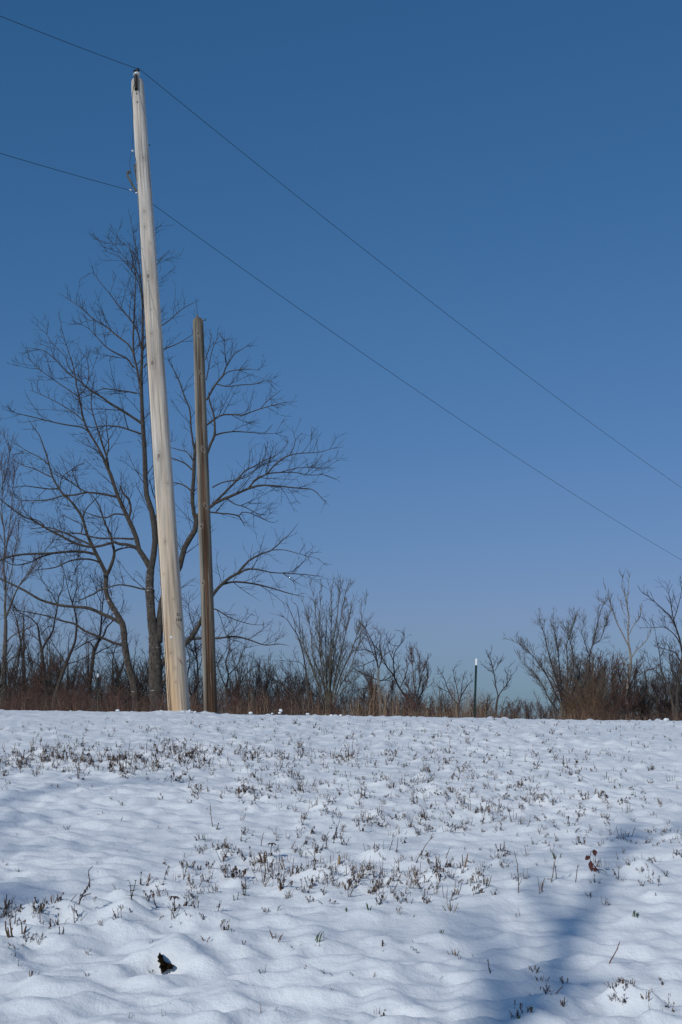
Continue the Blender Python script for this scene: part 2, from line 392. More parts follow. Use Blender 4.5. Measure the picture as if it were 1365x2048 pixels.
# distinct plants; kind, x, y, height, label (None: it shares the label of its group)
PL = [
 ('twig', 961, 1650, 47, 'thin bare twig leaning right, alone in the snow well right of the middle stubble'),
 ('weed', 1145, 1656, 24, 'nearly black dried weed clump with shrivelled heads at the right of the field'),
 ('weed', 1128, 1666, 12, None), ('weed', 1148, 1670, 12, None),
 ('twig', 1263, 1681, 20, None),
 ('twig', 1036, 1794, 80, 'tallest bare knobby twig, standing upright at the right end of the dense stubble'),
 ('twig', 1101, 1772, 54, 'bare knobby twig leaning right below a tuft of green grass'),
 ('twig', 1113, 1767, 32, None), ('grass', 1113, 1720, 24, 'green grass blades poking up behind a leaning bare twig'),
 ('redleaf', 1193, 1754, 44, 'small sapling with four drooping dark red leaves in the snow'),
 ('twig', 1149, 1772, 35, None), ('twig', 1234, 1767, 26, None), ('weedgreen', 1290, 1745, 14, 'dark green clump showing from a hollow in the snow near the right edge'),
 ('weed', 1314, 1737, 20, None), ('weed', 1331, 1760, 16, None), ('weed', 1285, 1782, 15, None), ('weed', 1307, 1797, 9, None),
 ('tuft', 971, 1778, 25, None), ('tuft', 1077, 1788, 34, None), ('tuft', 912, 1795, 24, None), ('stalk', 930, 1745, 31, None),
 ('twigred', 1213, 1937, 45, 'reddish bent twig leaning right beside the tree shadow near the lower right'),
 ('tuft', 1068, 1956, 14, None), ('tuft', 1089, 1968, 14, None), ('tuft', 907, 1912, 14, 'flattened tan grass tuft on a snow ridge left of the tree shadow'), ('redbit', 920, 1928, 9, None),
 ('twigred', 1104, 2008, 24, 'short red brown stem with curled leaves in the snow at the shadow foot'), ('tuft', 1125, 2022, 15, None),
 ('twig', 986, 1955, 28, None), ('weed', 1029, 2028, 18, None), ('grass', 1036, 2046, 10, None),
 ('tuft', 1247, 1988, 9, None), ('tuft', 1263, 1990, 9, None), ('tuft', 1296, 2010, 14, None), ('grass', 1266, 1847, 20, 'two upright green grass blades right of the tree shadow'), ('grass', 1276, 1848, 14, None),
 ('stalk', 13, 1822, 32, 'cluster of thick cut brown stalks at the left edge of the field'), ('tuft', 82, 1811, 20, None), ('tuft', 107, 1813, 14, None), ('weed', 137, 1828, 20, None), ('weed', 89, 1836, 15, None), ('weed', 36, 1838, 22, None),
 ('weedtall', 154, 1820, 72, 'tall dark dried weed with a curved forked stem left of the green sprout'),
 ('stalk', 23, 1879, 36, 'thick withered brown stalk, left one of the pair at the left edge'), ('stalk', 43, 1877, 30, 'thick withered brown stalk, right one of the pair at the left edge'), ('weed', 33, 1903, 20, None), ('weed', 28, 1923, 9, None),
 ('weed', 104, 1866, 19, None), ('weed', 120, 1874, 15, None), ('weed', 86, 1856, 10, None), ('weed', 138, 1864, 10, None),
 ('sprout', 263, 1817, 36, 'green leafy sprout standing alone in the lower left snow'), ('weed', 269, 1836, 17, None),
 ('twig', 292, 1775, 27, None), ('twig', 364, 1762, 28, None), ('stalk', 378, 1766, 14, None), ('twig', 324, 1792, 30, None), ('twig', 318, 1820, 34, None), ('tuft', 392, 1783, 20, None), ('stalk', 397, 1746, 15, None),
 ('rosette', 349, 1837, 26, 'dark leafy rosette sunk in snow below the green sprout'), ('weed', 313, 1843, 12, None), ('weed', 397, 1831, 17, None), ('weed', 412, 1839, 17, None), ('weed', 376, 1846, 13, None), ('weed', 331, 1853, 6, None), ('weed', 235, 1844, 9, None),
 ('redbit', 410, 1901, 17, 'small rust red curled leaf standing in snow right of the dark hole'),
 ('tuft', 64, 1956, 12, None), ('weed', 353, 2009, 6, None),
 ('twig', 664, 1695, 47, 'straight bare twig standing clear above the dense middle stubble'),
 ('twig', 521, 1698, 27, None), ('twig', 579, 1701, 19, None), ('twig', 648, 1712, 36, None), ('twig', 752, 1715, 20, None), ('twig', 775, 1716, 22, None), ('twig', 790, 1716, 28, None),
 ('twig', 839, 1718, 46, 'bare twig leaning right on open snow above the right end of the stubble'), ('twig', 888, 1723, 24, None), ('twig', 829, 1729, 24, None),
 ('rosette', 542, 1721, 22, 'dark umbrella shaped withered leaf rosette at the upper left of the stubble'), ('stalk', 529, 1733, 32, None),
 ('rosette', 628, 1755, 17, 'dark umbrella shaped withered leaf rosette in the middle of the stubble'), ('weed', 622, 1780, 27, 'bulkiest dark withered weed, just under an umbrella shaped rosette'),
 ('leafgreen', 600, 1716, 16, 'single yellow green leaf sticking up in the dense stubble'), ('stump', 677, 1734, 21, 'thick pale cut stalk standing upright in the dense stubble'), ('tuft', 712, 1764, 31, 'fan of tall dry stubble stems just right of the thick pale cut stalk'),
 ('weed', 648, 1795, 15, None), ('weed', 549, 1767, 25, None), ('weed', 760, 1772, 24, None), ('weed', 846, 1781, 23, None), ('weed', 816, 1812, 14, None), ('weed', 762, 1810, 22, None), ('tuft', 694, 1787, 19, None), ('weed', 809, 1795, 14, None),
 ('sprout', 488, 1798, 24, 'small green sprout at the lower left end of the dense stubble'), ('sprout', 470, 1812, 15, 'tiny green seedling beside and below a larger green sprout'), ('stalk', 565, 1789, 19, None),
 ('grass', 697, 1827, 9, None), ('grass', 736, 1828, 18, None), ('grass', 633, 1894, 27, 'long thin green grass blades alone on smooth snow below the stubble'), ('stalk', 765, 1893, 15, None), ('grass', 882, 1875, 14, None),
 ('tuft', 873, 1742, 26, None), ('tuft', 885, 1772, 27, None), ('tuft', 902, 1828, 23, 'dense pale tan grass tuft left of the tree shadow top'),
 ('weed', 744, 1630, 13, None), ('weed', 757, 1635, 13, None), ('weed', 720, 1647, 14, None), ('weed', 668, 1611, 12, None), ('weed', 460, 1878, 8, None), ('weed', 486, 1894, 10, None), ('tuft', 549, 1889, 20, None),
 ('weed', 428, 1665, 22, 'rust coloured leafy weed at the foot of a tall bare stem'), ('twig', 427, 1660, 45, 'tall bare stem rising from a rust coloured weed'),
 ('twig', 697, 1524, 36, 'short upright bare twig beside a leaning one high in the field'), ('twig', 706, 1520, 52, 'long bare twig leaning right beside an upright one high in the field'),
 ('redbit', 613, 1946, 9, 'dark red brown leaf bit in bare snow at the bottom centre'), ('weed', 735, 1650, 12, None), ('tuft', 33, 1520, 14, None), ('redbit', 1002, 1655, 10, None),
 ('tuft', 1200, 1600, 12, None), ('tuft', 500, 1590, 14, None), ('twig', 1050, 1660, 16, None), ('tuft', 245, 1560, 4, None),
]
rad = ground_hit([p[1] for p in PL], [p[2] for p in PL])

# random stubble: cx, cy, sx, sy, number, min and max height in metres
CL = [(170, 1525, 180, 14, 230, .05, .14), (330, 1510, 160, 12, 130, .05, .13), (60, 1540, 90, 8, 60, .05, .12), (620, 1515, 150, 12, 90, .04, .12),
      (300, 1465, 330, 16, 110, .03, .09), (900, 1465, 340, 14, 190, .03, .09), (1000, 1520, 280, 26, 240, .03, .10), (1100, 1580, 240, 26, 150, .03, .09),
      (760, 1570, 180, 26, 150, .03, .09), (560, 1570, 120, 22, 80, .03, .09), (500, 1595, 60, 8, 30, .04, .10), (820, 1640, 120, 18, 90, .03, .09), (1080, 1610, 120, 14, 70, .03, .09),
      (640, 1680, 160, 30, 70, .03, .09), (600, 1740, 110, 26, 90, .04, .11), (720, 1770, 120, 22, 90, .04, .10), (850, 1760, 90, 25, 50, .04, .10), (450, 1730, 60, 26, 36, .04, .10),
      (1050, 1730, 150, 26, 36, .03, .09), (1250, 1730, 80, 30, 40, .03, .07), (1280, 1650, 80, 18, 30, .03, .08), (60, 1845, 70, 24, 26, .04, .09), (350, 1800, 70, 28, 26, .03, .08),
      (1050, 2000, 90, 24, 12, .03, .06), (1280, 1990, 60, 22, 16, .03, .06), (1000, 1650, 230, 26, 90, .03, .08), (250, 1640, 200, 60, 22, .02, .06), (400, 1960, 300, 60, 20, .02, .045), (900, 1930, 300, 70, 22, .02, .05), (150, 1760, 120, 40, 16, .02, .05), (680, 1560, 380, 40, 150, .02, .06),
      (700, 1450, 450, 5, 110, .03, .09), (200, 1445, 200, 6, 50, .02, .07)]
SC = []
for cx, cy, sx, sy, n, h0, h1 in CL:
    for k in range(int(n * (1.15 if 1660 < cy < 1790 else 1.35))):
        if k % 2 == 0 or not SC: bx, by = cx + rs.normal() * sx, cy + rs.normal() * sy
        x, y = bx + rs.normal() * sx * 0.06, by + rs.normal() * 3.5
        if y < 1438 or y > 2060 or x < -30 or x > 1395: continue
        SC.append((x, y, rs.uniform(h0, h1) * (0.42 + 0.45 * rs.rand())))
for k in range(1100):                                                # the same stubble goes on to either side of the view
    y = rs.uniform(1445, 1800); SC.append((rs.uniform(-900, -30) if k % 2 else rs.uniform(1395, 2300), y, rs.uniform(.02, .07)))
SC = np.array(SC)
sg = ground_hit(SC[:, 0], SC[:, 1])

for k, (kind, px, py, hp, lab) in enumerate(PL):
    dent(rad[k, 0], rad[k, 1] + 0.02, rs.uniform(0.004, 0.022), rs.uniform(0.04, 0.09))
for k in range(len(sg)):
    if rs.rand() < 0.55: dent(sg[k, 0], sg[k, 1] + rs.uniform(-0.03, 0.05), rs.uniform(-0.012, 0.022), rs.uniform(0.025, 0.07))
# the mound and hollow with the dark hole; lumps of snow along the crest
hx, hy = ground_hit([330], [1930])[0]
dent(hx + 0.02, hy + 0.14, 0.085, 0.14); dent(hx - 0.12, hy + 0.05, 0.03, 0.07); dent(hx + 0.13, hy + 0.02, 0.03, 0.07); dent(hx, hy - 0.05, -0.05, 0.07)
gx2, gy2 = ground_hit([1290], [1742])[0]; dent(gx2, gy2 + 0.08, 0.05, 0.1); dent(gx2, gy2 - 0.03, -0.025, 0.06)
for k in range(150):
    dent(rs.uniform(-6.5, 6.5), rs.uniform(23.3, 25.2), rs.uniform(0.008, 0.035), rs.uniform(0.02, 0.07), 2.6)

dent(-2.75, 23.0, 0.05, 0.3); dent(-2.45, 23.15, 0.04, 0.12); dent(-2.3, 24.6, 0.05, 0.3)
nx, ny = len(XG), len(YG)
idx = np.arange(nx * ny).reshape(ny, nx)
Fg = np.stack([idx[:-1, :-1], idx[:-1, 1:], idx[1:, 1:], idx[1:, :-1]], -1).reshape(-1, 4)
ground = mesh_obj("ground", np.stack([GX.ravel(), GY.ravel(), GZ.ravel()], 1), Fg, M_SNOW)
tag(ground, "snow covered field rising to a low crest", kind="structure")

# ------------------------------------------------------------------ build the field plants
GLAB = {'twig': ('thin bare brown twig sticking up out of the snow', 'bare twigs in the snow', 'twig', 'bare_twig'),
        'twigred': ('short reddish bare twig in the snow', 'reddish twigs in the snow', 'twig', 'bare_twig'),
        'weed': ('small dark withered weed clump with curled leaves in the snow', 'withered weeds in the snow', 'weed', 'withered_weed'),
        'tuft': ('tuft of short dry cut stems poking out of the snow', 'dry stubble tufts in the snow', 'stubble tuft', 'stubble_tuft'),
        'stalk': ('few thick cut brown stalks standing in the snow', 'thick cut stalks in the snow', 'plant stalk', 'plant_stalk'),
        'grass': ('few short green grass blades poking out of the snow', 'green grass blades in the snow', 'grass tuft', 'grass_tuft'),
        'redbit': ('small red brown curled leaf bit in the snow', 'red brown leaf bits in the snow', 'weed', 'withered_weed')}
ONAME = {'sprout': 'leafy_sprout', 'rosette': 'leaf_rosette', 'redleaf': 'red_leaved_sapling', 'weedtall': 'withered_weed', 'weedgreen': 'weed_clump', 'leafgreen': 'leafy_sprout', 'stump': 'plant_stalk'}
for k, (kind, px, py, hp, lab) in enumerate(PL):
    x, y = rad[k]; z = float(gsample(x, y)); r = np.random.RandomState(100 + k)
    h = hp * m_per_px(py, y) * 1.02; O = np.array([x, y, z])
    if kind in ('sprout', 'redleaf', 'leafgreen', 'weedtall'):
        e = empty(ONAME[kind], O); tag(e, lab, 'sprout' if 'spr' in ONAME[kind] else ('sapling' if kind == 'redleaf' else 'weed'))
        if kind == 'sprout': st, lf = sprout_parts(r, h, [(0.07, 0.07, 0.035), (0.06, 0.045, 0.03)], GREEN + [(0.05, 0.045, 0.03)], 14)
        elif kind == 'leafgreen': st, lf = sprout_parts(r, h, [(0.1, 0.09, 0.04)], [(0.12, 0.13, 0.035), (0.10, 0.12, 0.03)], 4, 0.55, 1.1)
        elif kind == 'redleaf':
            st, lf = Tubes(), Tubes()
            P = resample([(0.03, 0, -0.03), (0.0, 0, 0.2 * h), (-0.25 * h, 0, 0.55 * h), (-0.2 * h, 0, 0.9 * h), (-0.05 * h, 0, h)], 9); st.add(P, np.linspace(0.0026, 0.0012, 9), RED[1])
            st.add(resample([(0, 0, 0.15 * h), (0.25 * h, 0, 0.12 * h), (0.5 * h, 0.02, -0.03 * h)], 5), np.linspace(0.002, 0.001, 5), RED[1])
            for q, (dx, dz, L) in zip((8, 6, 5, 3), ((0.15, -1, 0.3), (-0.9, -0.7, 0.28), (0.1, -1, 0.5), (-0.3, -1, 0.2))):
                leaf(lf, P[q], (dx, 0.15, dz), h * L, h * 0.22, RED[0], 0.3, (0.1, 1, 0.2))
        else:
            st, lf = Tubes(), Tubes()
            P = resample([(0, 0, -0.03), (0.02, 0, 0.2 * h), (0.05, 0.01, 0.55 * h), (0.28 * h, 0, 0.85 * h), (0.4 * h, 0, h)], 10)
            st.add(P, np.linspace(0.0032, 0.0014, 10), DARK[1]); st.add(resample([(0.01, 0, 0.1 * h), (0.15 * h, 0, 0.2 * h), (0.38 * h, 0, 0.28 * h)], 5), np.linspace(0.003, 0.0015, 5), DARK[1])
            for j in range(4): st.add(wiggle(r, P[4 + j], (r.normal(), r.normal(), 0.4), h * 0.12, 4, 0.2, 0), np.linspace(0.0016, 0.0009, 4), DARK[0])
            for j in range(14): leaf(lf, P[r.randint(1, 6)] + r.normal(size=3) * 0.005, r.normal(size=3) - np.array([0, 0, 0.6]), h * 0.13, h * 0.05, DARK[r.randint(3)], 1.2)
        V, Fq, C = st.arrays(4); mesh_obj('stem', V + O, Fq, M_STEM, e, C)
        V, Fq, C = lf.arrays(4); mesh_obj('leaves', V + O, Fq, M_LEAF, e, C)
        continue
    if kind == 'twig': tb = twig(r, h, BROWN[:4] + [(0.12, 0.06, 0.05)], r.uniform(0.05, 0.45), 1.0, r.uniform(-0.6, 0.6) + (math.pi if r.rand() < 0.3 and not lab else 0))
    elif kind == 'twigred': tb = twig(r, h, RED[1:], 0.45, 1.1, 0.0)
    elif kind == 'weed': tb = weed(r, h, DARK + BROWN[:2])
    elif kind == 'weedgreen': tb = weed(r, h * 1.1, GREEN[2:] + DARK)
    elif kind == 'tuft': tb = tuft(r, h, (BROWN + TAN) if 'tan' not in (lab or '') else TAN, r.randint(5, 9), 0.3, 1.0)
    elif kind == 'stalk': tb = tuft(r, h, TAN[1:] + BROWN[:3], r.randint(2, 5), 0.12, 2.0, h * 0.12)
    elif kind == 'stump': tb = tuft(r, h, TAN[:1], 2, 0.03, 4.0, h * 0.08)
    elif kind == 'grass': tb = blades(r, h, GREEN, 3 if h < 0.05 else 5)
    elif kind == 'rosette': tb = rosette(r, h, DARK)
    else: tb = weed(r, h, RED)
    V, Fq, C = tb.arrays(4)
    nm = ONAME.get(kind) or GLAB[kind][3]
    o = mesh_obj(nm, V + O, Fq, M_STEM, None, C, origin=O)
    if lab: tag(o, lab, {'rosette': 'weed', 'weedgreen': 'weed', 'stump': 'plant stalk'}.get(kind) or GLAB[kind][2])
    else: tag(o, GLAB[kind][0], GLAB[kind][2], GLAB[kind][1])

# loose stubble: the tufts that show largest are things, the many small far ones one mass
size = SC[:, 2] / sg[:, 1] * ((SC[:, 0] > -30) & (SC[:, 0] < 1395))
order = np.argsort(-size); NIND = 240
protos = []
for i in range(14):
    r = np.random.RandomState(900 + i)
    pal = BROWN + TAN if i % 3 else DARK + BROWN
    tb = tuft(r, 0.08, pal, r.randint(2, 6), 0.32) if i < 7 else weed(r, 0.08, DARK + DARK + BROWN)
    V, Fq, C = tb.arrays(4); protos.append((V, Fq, C))
pobj = {}
for j, k in enumerate(order[:NIND]):
    i = j % 14; x, y = sg[k]; z = float(gsample(x, y)); s = SC[k, 2] / 0.08
    if i not in pobj:
        V, Fq, C = protos[i]; o = mesh_obj('stubble_tuft' if i < 7 else 'withered_weed', V, Fq, M_STEM, None, C); pobj[i] = o
    else:
        o = pobj[i].copy(); COL.objects.link(o)
    o.location = (x, y, z); o.rotation_euler = (0, 0, rs.rand() * 6.28); o.scale = (s, s, s * rs.uniform(0.85, 1.2))
    g = GLAB['tuft' if i < 7 else 'weed']; tag(o, g[0], g[2], g[1])
VV, FF, CC, base = [], {}, [], 0
for k in order[NIND:]:
    V, Fq, C = protos[rs.randint(14)]; s = SC[k, 2] / 0.08; a = rs.rand() * 6.28; c, sn = math.cos(a), math.sin(a)
    V2 = np.stack([V[:, 0] * c - V[:, 1] * sn, V[:, 0] * sn + V[:, 1] * c, V[:, 2]], 1) * s * (1, 1, rs.uniform(0.8, 1.2)) + (sg[k, 0], sg[k, 1], float(gsample(sg[k, 0], sg[k, 1])))
    VV.append(V2); CC.append(C * rs.uniform(0.8, 1.25))
    for f in Fq: FF.setdefault(f.shape[1], []).append(f + base)
    base += len(V)
o = mesh_obj('stubble', np.concatenate(VV), [np.concatenate(v) for v in FF.values()], M_STEM, None, np.concatenate(CC))
tag(o, 'short brown stubble scattered thickly over the far snow', 'stubble', kind='stuff')

# ------------------------------------------------------------------ the dark hole in the snow mound
def blob(name, c, rx, ry, rz, mat, seed, parent=None, amp=0.25, n=18, fq=2.2):
    th, ph = np.meshgrid(np.linspace(0, 2 * math.pi, 2 * n, endpoint=False), np.linspace(0.06, math.pi - 0.06, n))
    d = np.stack([np.sin(ph) * np.cos(th), np.sin(ph) * np.sin(th), np.cos(ph)], -1)
    k = 1 + amp * (noise2(d[..., 0] * fq + seed, d[..., 1] * fq + d[..., 2] * fq * 1.3 + 3) * 1.5 + 0.6 * noise2(d[..., 0] * fq * 2.7 + seed * 2, d[..., 2] * fq * 2.7 + d[..., 1] * 2))
    V = (d * k[..., None] * (rx, ry, rz)).reshape(-1, 3) + c
    m = 2 * n; ix = np.arange(n * m).reshape(n, m); A = ix[:-1]; B = ix[1:]
    Fq = np.stack([A, B, np.roll(B, -1, 1), np.roll(A, -1, 1)], -1).reshape(-1, 4)
    return mesh_obj(name, V, [Fq, ix[0][None, ::1], ix[-1][None, ::-1]], mat, parent, origin=np.array(c))
M_SOIL = flat_mat("wet_soil", (0.016, 0.011, 0.007), 1.0, 0.0, 0, 0.5, 60)
hz = float(gsample(hx, hy))
outl = np.array([(317, 1912), (321, 1906), (325, 1911), (327, 1918), (331, 1922), (334, 1926), (339, 1927), (343, 1930), (348, 1932), (345, 1936), (341, 1938), (336, 1937), (332, 1941), (329, 1944), (324, 1946), (321, 1944), (322, 1938), (318, 1933), (320, 1927), (316, 1922), (318, 1917)], float)
outl = np.vstack([outl * (1 - u_) + np.roll(outl, -1, 0) * u_ for u_ in (0.0, 0.5)]).reshape(2, -1, 2).transpose(1, 0, 2).reshape(-1, 2)
outl += np.random.RandomState(4).normal(size=outl.shape) * 1.1
cen = outl.mean(0); rings = []
for f_, dd_ in ((1.03, 0.05), (1.0, 0.0), (0.75, -0.012), (0.45, -0.006), (0.15, -0.014)):
    q_ = cen + (outl - cen) * f_ + np.random.RandomState(int(f_ * 100)).normal(size=outl.shape) * (0.5 if f_ < 1 else 0)
    rings.append(at(q_[:, 0], q_[:, 1], hy - 0.035 + dd_ + np.random.RandomState(3).normal(size=len(q_)) * 0.003))
nn_ = len(outl); V_ = np.concatenate(rings); ix_ = np.arange(len(V_)).reshape(-1, nn_)
o = mesh_obj('soil_clod', V_, [np.stack([ix_[:-1], ix_[1:], np.roll(ix_[1:], -1, 1), np.roll(ix_[:-1], -1, 1)], -1).reshape(-1, 4), ix_[-1][None], ix_[0][None, ::-1]], M_SOIL, None, origin=np.array([hx, hy, hz]))
tag(o, 'black jagged hole of wet soil showing in the side of a snow mound', 'soil clod')

# ------------------------------------------------------------------ poles
def pole_mesh(name, p0, p1, r0, r1, rows, cols, radf, colf, mat, parent, topf):
    """p0 foot, p1 top; radf/colf(theta, t) with theta 0 facing the camera, growing to the right"""
    p0 = np.array(p0); p1 = np.array(p1); ax = nrm(p1 - p0); L = np.linalg.norm(p1 - p0)
    right = nrm(np.cross(ax, (0, 1, 0)) * -1.0); right = right if right[0] > 0 else -right
    front = nrm(np.cross(right, ax)); front = front if front[1] < 0 else -front
    th, t = np.meshgrid(np.linspace(-math.pi, math.pi, cols, endpoint=False), np.linspace(0, 1, rows))
    R = (r0 + (r1 - r0) * t) * radf(th, t)
    lim = topf(th); tt = t * lim * L
    V = p0 + ax * tt[..., None] + (np.sin(th)[..., None] * right + np.cos(th)[..., None] * front) * R[..., None]
    C = colf(th, t)
    V2, C2 = [V.reshape(-1, 3)], [C.reshape(-1, 3)]
    ix = np.arange(rows * cols).reshape(rows, cols); A = ix[:-1]; B = ix[1:]
    Fq = [np.stack([A, np.roll(A, -1, 1), np.roll(B, -1, 1), B], -1).reshape(-1, 4)]
    last = ix[-1]; b = rows * cols                                   # domed, rough sawn top
    for q, (f, up) in enumerate(((0.93, 0.012), (0.6, 0.028), (0.25, 0.034))):
        ring = p0 + ax * (lim[-1] * L * 0 + lim[-1] * L)[:, None] + ax * (up + 0.006 * noise2(th[-1] * 3 + q, th[-1] * 0 + q))[:, None] + (np.sin(th[-1])[:, None] * right + np.cos(th[-1])[:, None] * front) * (R[-1] * f)[:, None]
        V2.append(ring); C2.append(C[-1] * (0.75 + 0.1 * q)); cur = np.arange(b, b + cols); b += cols
        Fq.append(np.stack([last, np.roll(last, -1), np.roll(cur, -1), cur], -1)); last = cur
    allF = [np.concatenate(Fq), last[None]]
    o = mesh_obj(name, np.concatenate(V2), allF, mat, parent, np.concatenate(C2))
    return o, ax, right, front, L

def box_between(a, b, w, d, right, front):
    a = np.array(a); b = np.array(b); V = []
    for p in (a, b):
        for sx, sy in ((-1, -1), (1, -1), (1, 1), (-1, 1)): V.append(p + right * sx * w / 2 + front * sy * d / 2)
    Fq = np.array([[0, 1, 2, 3], [7, 6, 5, 4], [0, 4, 5, 1], [1, 5, 6, 2], [2, 6, 7, 3], [3, 7, 4, 0]])
    return np.array(V), Fq
def join(parts):
    VV, FF, b = [], [], 0
    for V, Fq in parts: VV.append(V); FF.append(Fq + b); b += len(V)
    return np.concatenate(VV), np.concatenate(FF)
def lathe(c, ax, prof, n=24):
    ax = nrm(np.array(ax, float)); u = nrm(np.cross(ax, (0, 1, 0.01))); v = np.cross(ax, u)
    a = np.arange(n) * 2 * math.pi / n
    V = np.concatenate([c + ax * z + (np.cos(a)[:, None] * u + np.sin(a)[:, None] * v) * r for r, z in prof])
    ix = np.arange(len(prof) * n).reshape(-1, n); A = ix[:-1]; B = ix[1:]
    return V, np.stack([A, np.roll(A, -1, 1), np.roll(B, -1, 1), B], -1).reshape(-1, 4)

M_NEWPOLE = attr_mat("new_pole_wood", 0.75, 0.25, (60, 1.6, 0.22))
M_OLDPOLE = attr_mat("weathered_pole_wood", 0.9, 0.15, (70, 1.2, 0.38))
M_STEEL = flat_mat("galvanised_steel", (0.07, 0.08, 0.075), 0.55, 0.4, 0.3)
M_DARKSTEEL = flat_mat("rusty_dark_steel", (0.035, 0.030, 0.026), 0.6, 0.4, 0.3)
M_PORC = flat_mat("grey_porcelain", (0.55, 0.57, 0.56), 0.15, 0.6, 0, 0.04)
M_BLACK = flat_mat("black_rubber", (0.008, 0.008, 0.010), 0.5, 0.4)
M_CABLE = flat_mat("weathered_cable", (0.012, 0.022, 0.035), 0.6, 0.3)
M_ALU = flat_mat("bright_connector", (0.55, 0.57, 0.60), 0.4, 0.5, 0.2, 0.1)
M_INK = flat_mat("stamped_char", (0.035, 0.028, 0.022), 0.9, 0.1)

Y1 = 23.3
f0 = at(359.0, 1428, Y1); f0g = f0.copy(); t0 = at(275.0, 160, Y1)
dirp = (t0 - f0); f0b = f0 - dirp * 0.05
NP = empty('utility_pole', f0)
tag(NP, 'tall new pale wooden utility pole leaning left with an insulator on top', 'utility pole', 'wooden poles on the crest')
RB, RT = 0.184, 0.112
L1 = np.linalg.norm(t0 - f0b)
def poleaxis(py):                                                   # pixel centre line and half width of the new pole at a row
    t = (1428 - py) / (1428 - 160.0); return 359 + (275 - 359) * t, 22.4 + (13 - 22.4) * t
def to_surface(px, py, T0=f0b, T1=t0):
    cx, hw = poleaxis(py); u = np.clip((px - cx) / hw, -0.98, 0.98)
    P = at(px, py, Y1); t = np.dot(P - T0, T1 - T0) / np.dot(T1 - T0, T1 - T0)
    return math.asin(u), float(t)
knots = [(289, 321, 3.4), (291, 428, 3.2), (292, 459, 2.8), (303, 491, 2.0), (299, 557, 4.2), (305, 624, 1.8), (306, 671, 2.6), (307, 730, 4.6), (320, 915, 4.2), (318, 921, 2.4),
         (338, 969, 2.6), (333, 1086, 2.8), (344, 1307, 3.6), (353, 1337, 2.2), (354, 1365, 1.6), (276, 193, 1.9), (277, 210, 1.9), (285, 500, 2.0), (312, 1000, 1.8), (330, 1150, 1.8), (350, 1200, 1.6)]
kn = [to_surface(a, b) + (c * m_per_px(b, Y1), b < 215) for a, b, c in knots]
gouge = [to_surface(364, 1324) + (0.035, 0.05), to_surface(358, 1252) + (0.02, 0.05), to_surface(362, 1258) + (0.014, 0.04)]
def newcol(th, t):
    R = RB + (RT - RB) * t; sx = th * R; sz = t * L1
    a = noise2(sx * 9 + 2, sz * 0.5)[..., None]; b = noise2(sx * 30, sz * 1.3 + 7)[..., None]; c = noise2(sx * 5 + 30, sz * 1.0)[..., None]
    pale = np.array([0.60, 0.56, 0.50]); tan = np.array([0.58, 0.47, 0.35]); low = np.array([0.60, 0.42, 0.24])
    w = np.clip(1.0 - (t[..., None] - 0.15) / 0.75 + a * 0.9, 0, 1); C = pale * (1 - w * 0.85) + tan * w * 0.85
    wl_ = np.clip((0.22 - t[..., None]) / 0.2 + a * 0.8, 0, 1) * np.clip(1.35 - (np.sin(th[..., None]) + 0.25) * 1.5, 0, 1); C = C * (1 - wl_ * 0.85) + low * wl_ * 0.85
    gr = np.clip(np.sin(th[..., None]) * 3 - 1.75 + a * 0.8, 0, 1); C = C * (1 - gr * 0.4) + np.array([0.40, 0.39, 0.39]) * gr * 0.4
    C = C * (1 + 0.32 * b + 0.3 * c)
    st = np.clip(noise2(sx * 22 + 11, sz * 0.55 + 50) * 3.2 - 0.75, 0, 1)[..., None]; C = C * (1 - st * 0.38); ck = np.clip(noise2(sx * 75 + 3, sz * 0.45 + 21) * 6 - 2.0, 0, 1)[..., None]; C = C * (1 - ck * 0.55)
    # orange-brown stain beside the ground wire low on the pole
    sw = np.exp(-((np.sin(th) + 0.62 - 0.02 * sz) / 0.11) ** 2) * np.clip((0.24 - t) / 0.12, 0, 1) * np.clip(0.7 + 1.6 * noise2(sx * 12 + 5, sz * 1.7), 0, 1)
    C = C * (1 - sw[..., None] * 0.9) + np.array([0.20, 0.095, 0.035]) * sw[..., None] * 0.9
    cr = np.exp(-((np.sin(th) + 0.70 - 0.035 * sz) / 0.035) ** 2) * np.clip((0.125 - t) / 0.02, 0, 1)
    C = C * (1 - cr[..., None] * 0.9)
    for kt, ktt, kr, hole in kn:
        d = np.hypot((th - kt) * R, (sz - ktt * L1) * (1 if hole else 0.75)) / kr
        if hole: m = np.clip(1.6 - d * 1.2, 0, 1)[..., None]; C = C * (1 - m) + 0.015 * m
        else:
            kf = 0.62 if kr > 0.031 else 0.4; m = np.clip((1.0 - d) / 0.35, 0, 1)[..., None]; C = C * (1 - m * kf) + np.array([0.12, 0.08, 0.055]) * m * kf
            m2 = (np.exp(-((d - 1.7) / 0.35) ** 2) * 0.14)[..., None]; C = C * (1 - m2)
    for gt, gtt, w_, h_ in gouge:
        m = np.exp(-(((th - gt) * R + (sz - gtt * L1) * 0.6) / w_ * 1.6) ** 2 - ((sz - gtt * L1) / h_) ** 2)[..., None]; C = C * (1 - m * 0.7) + np.array([0.16, 0.08, 0.04]) * m * 0.5
    top = np.clip((t - 0.975) / 0.02, 0, 1)[..., None]; C = C * (1 - 0.12 * top)
    return np.clip(C, 0.01, 0.8)
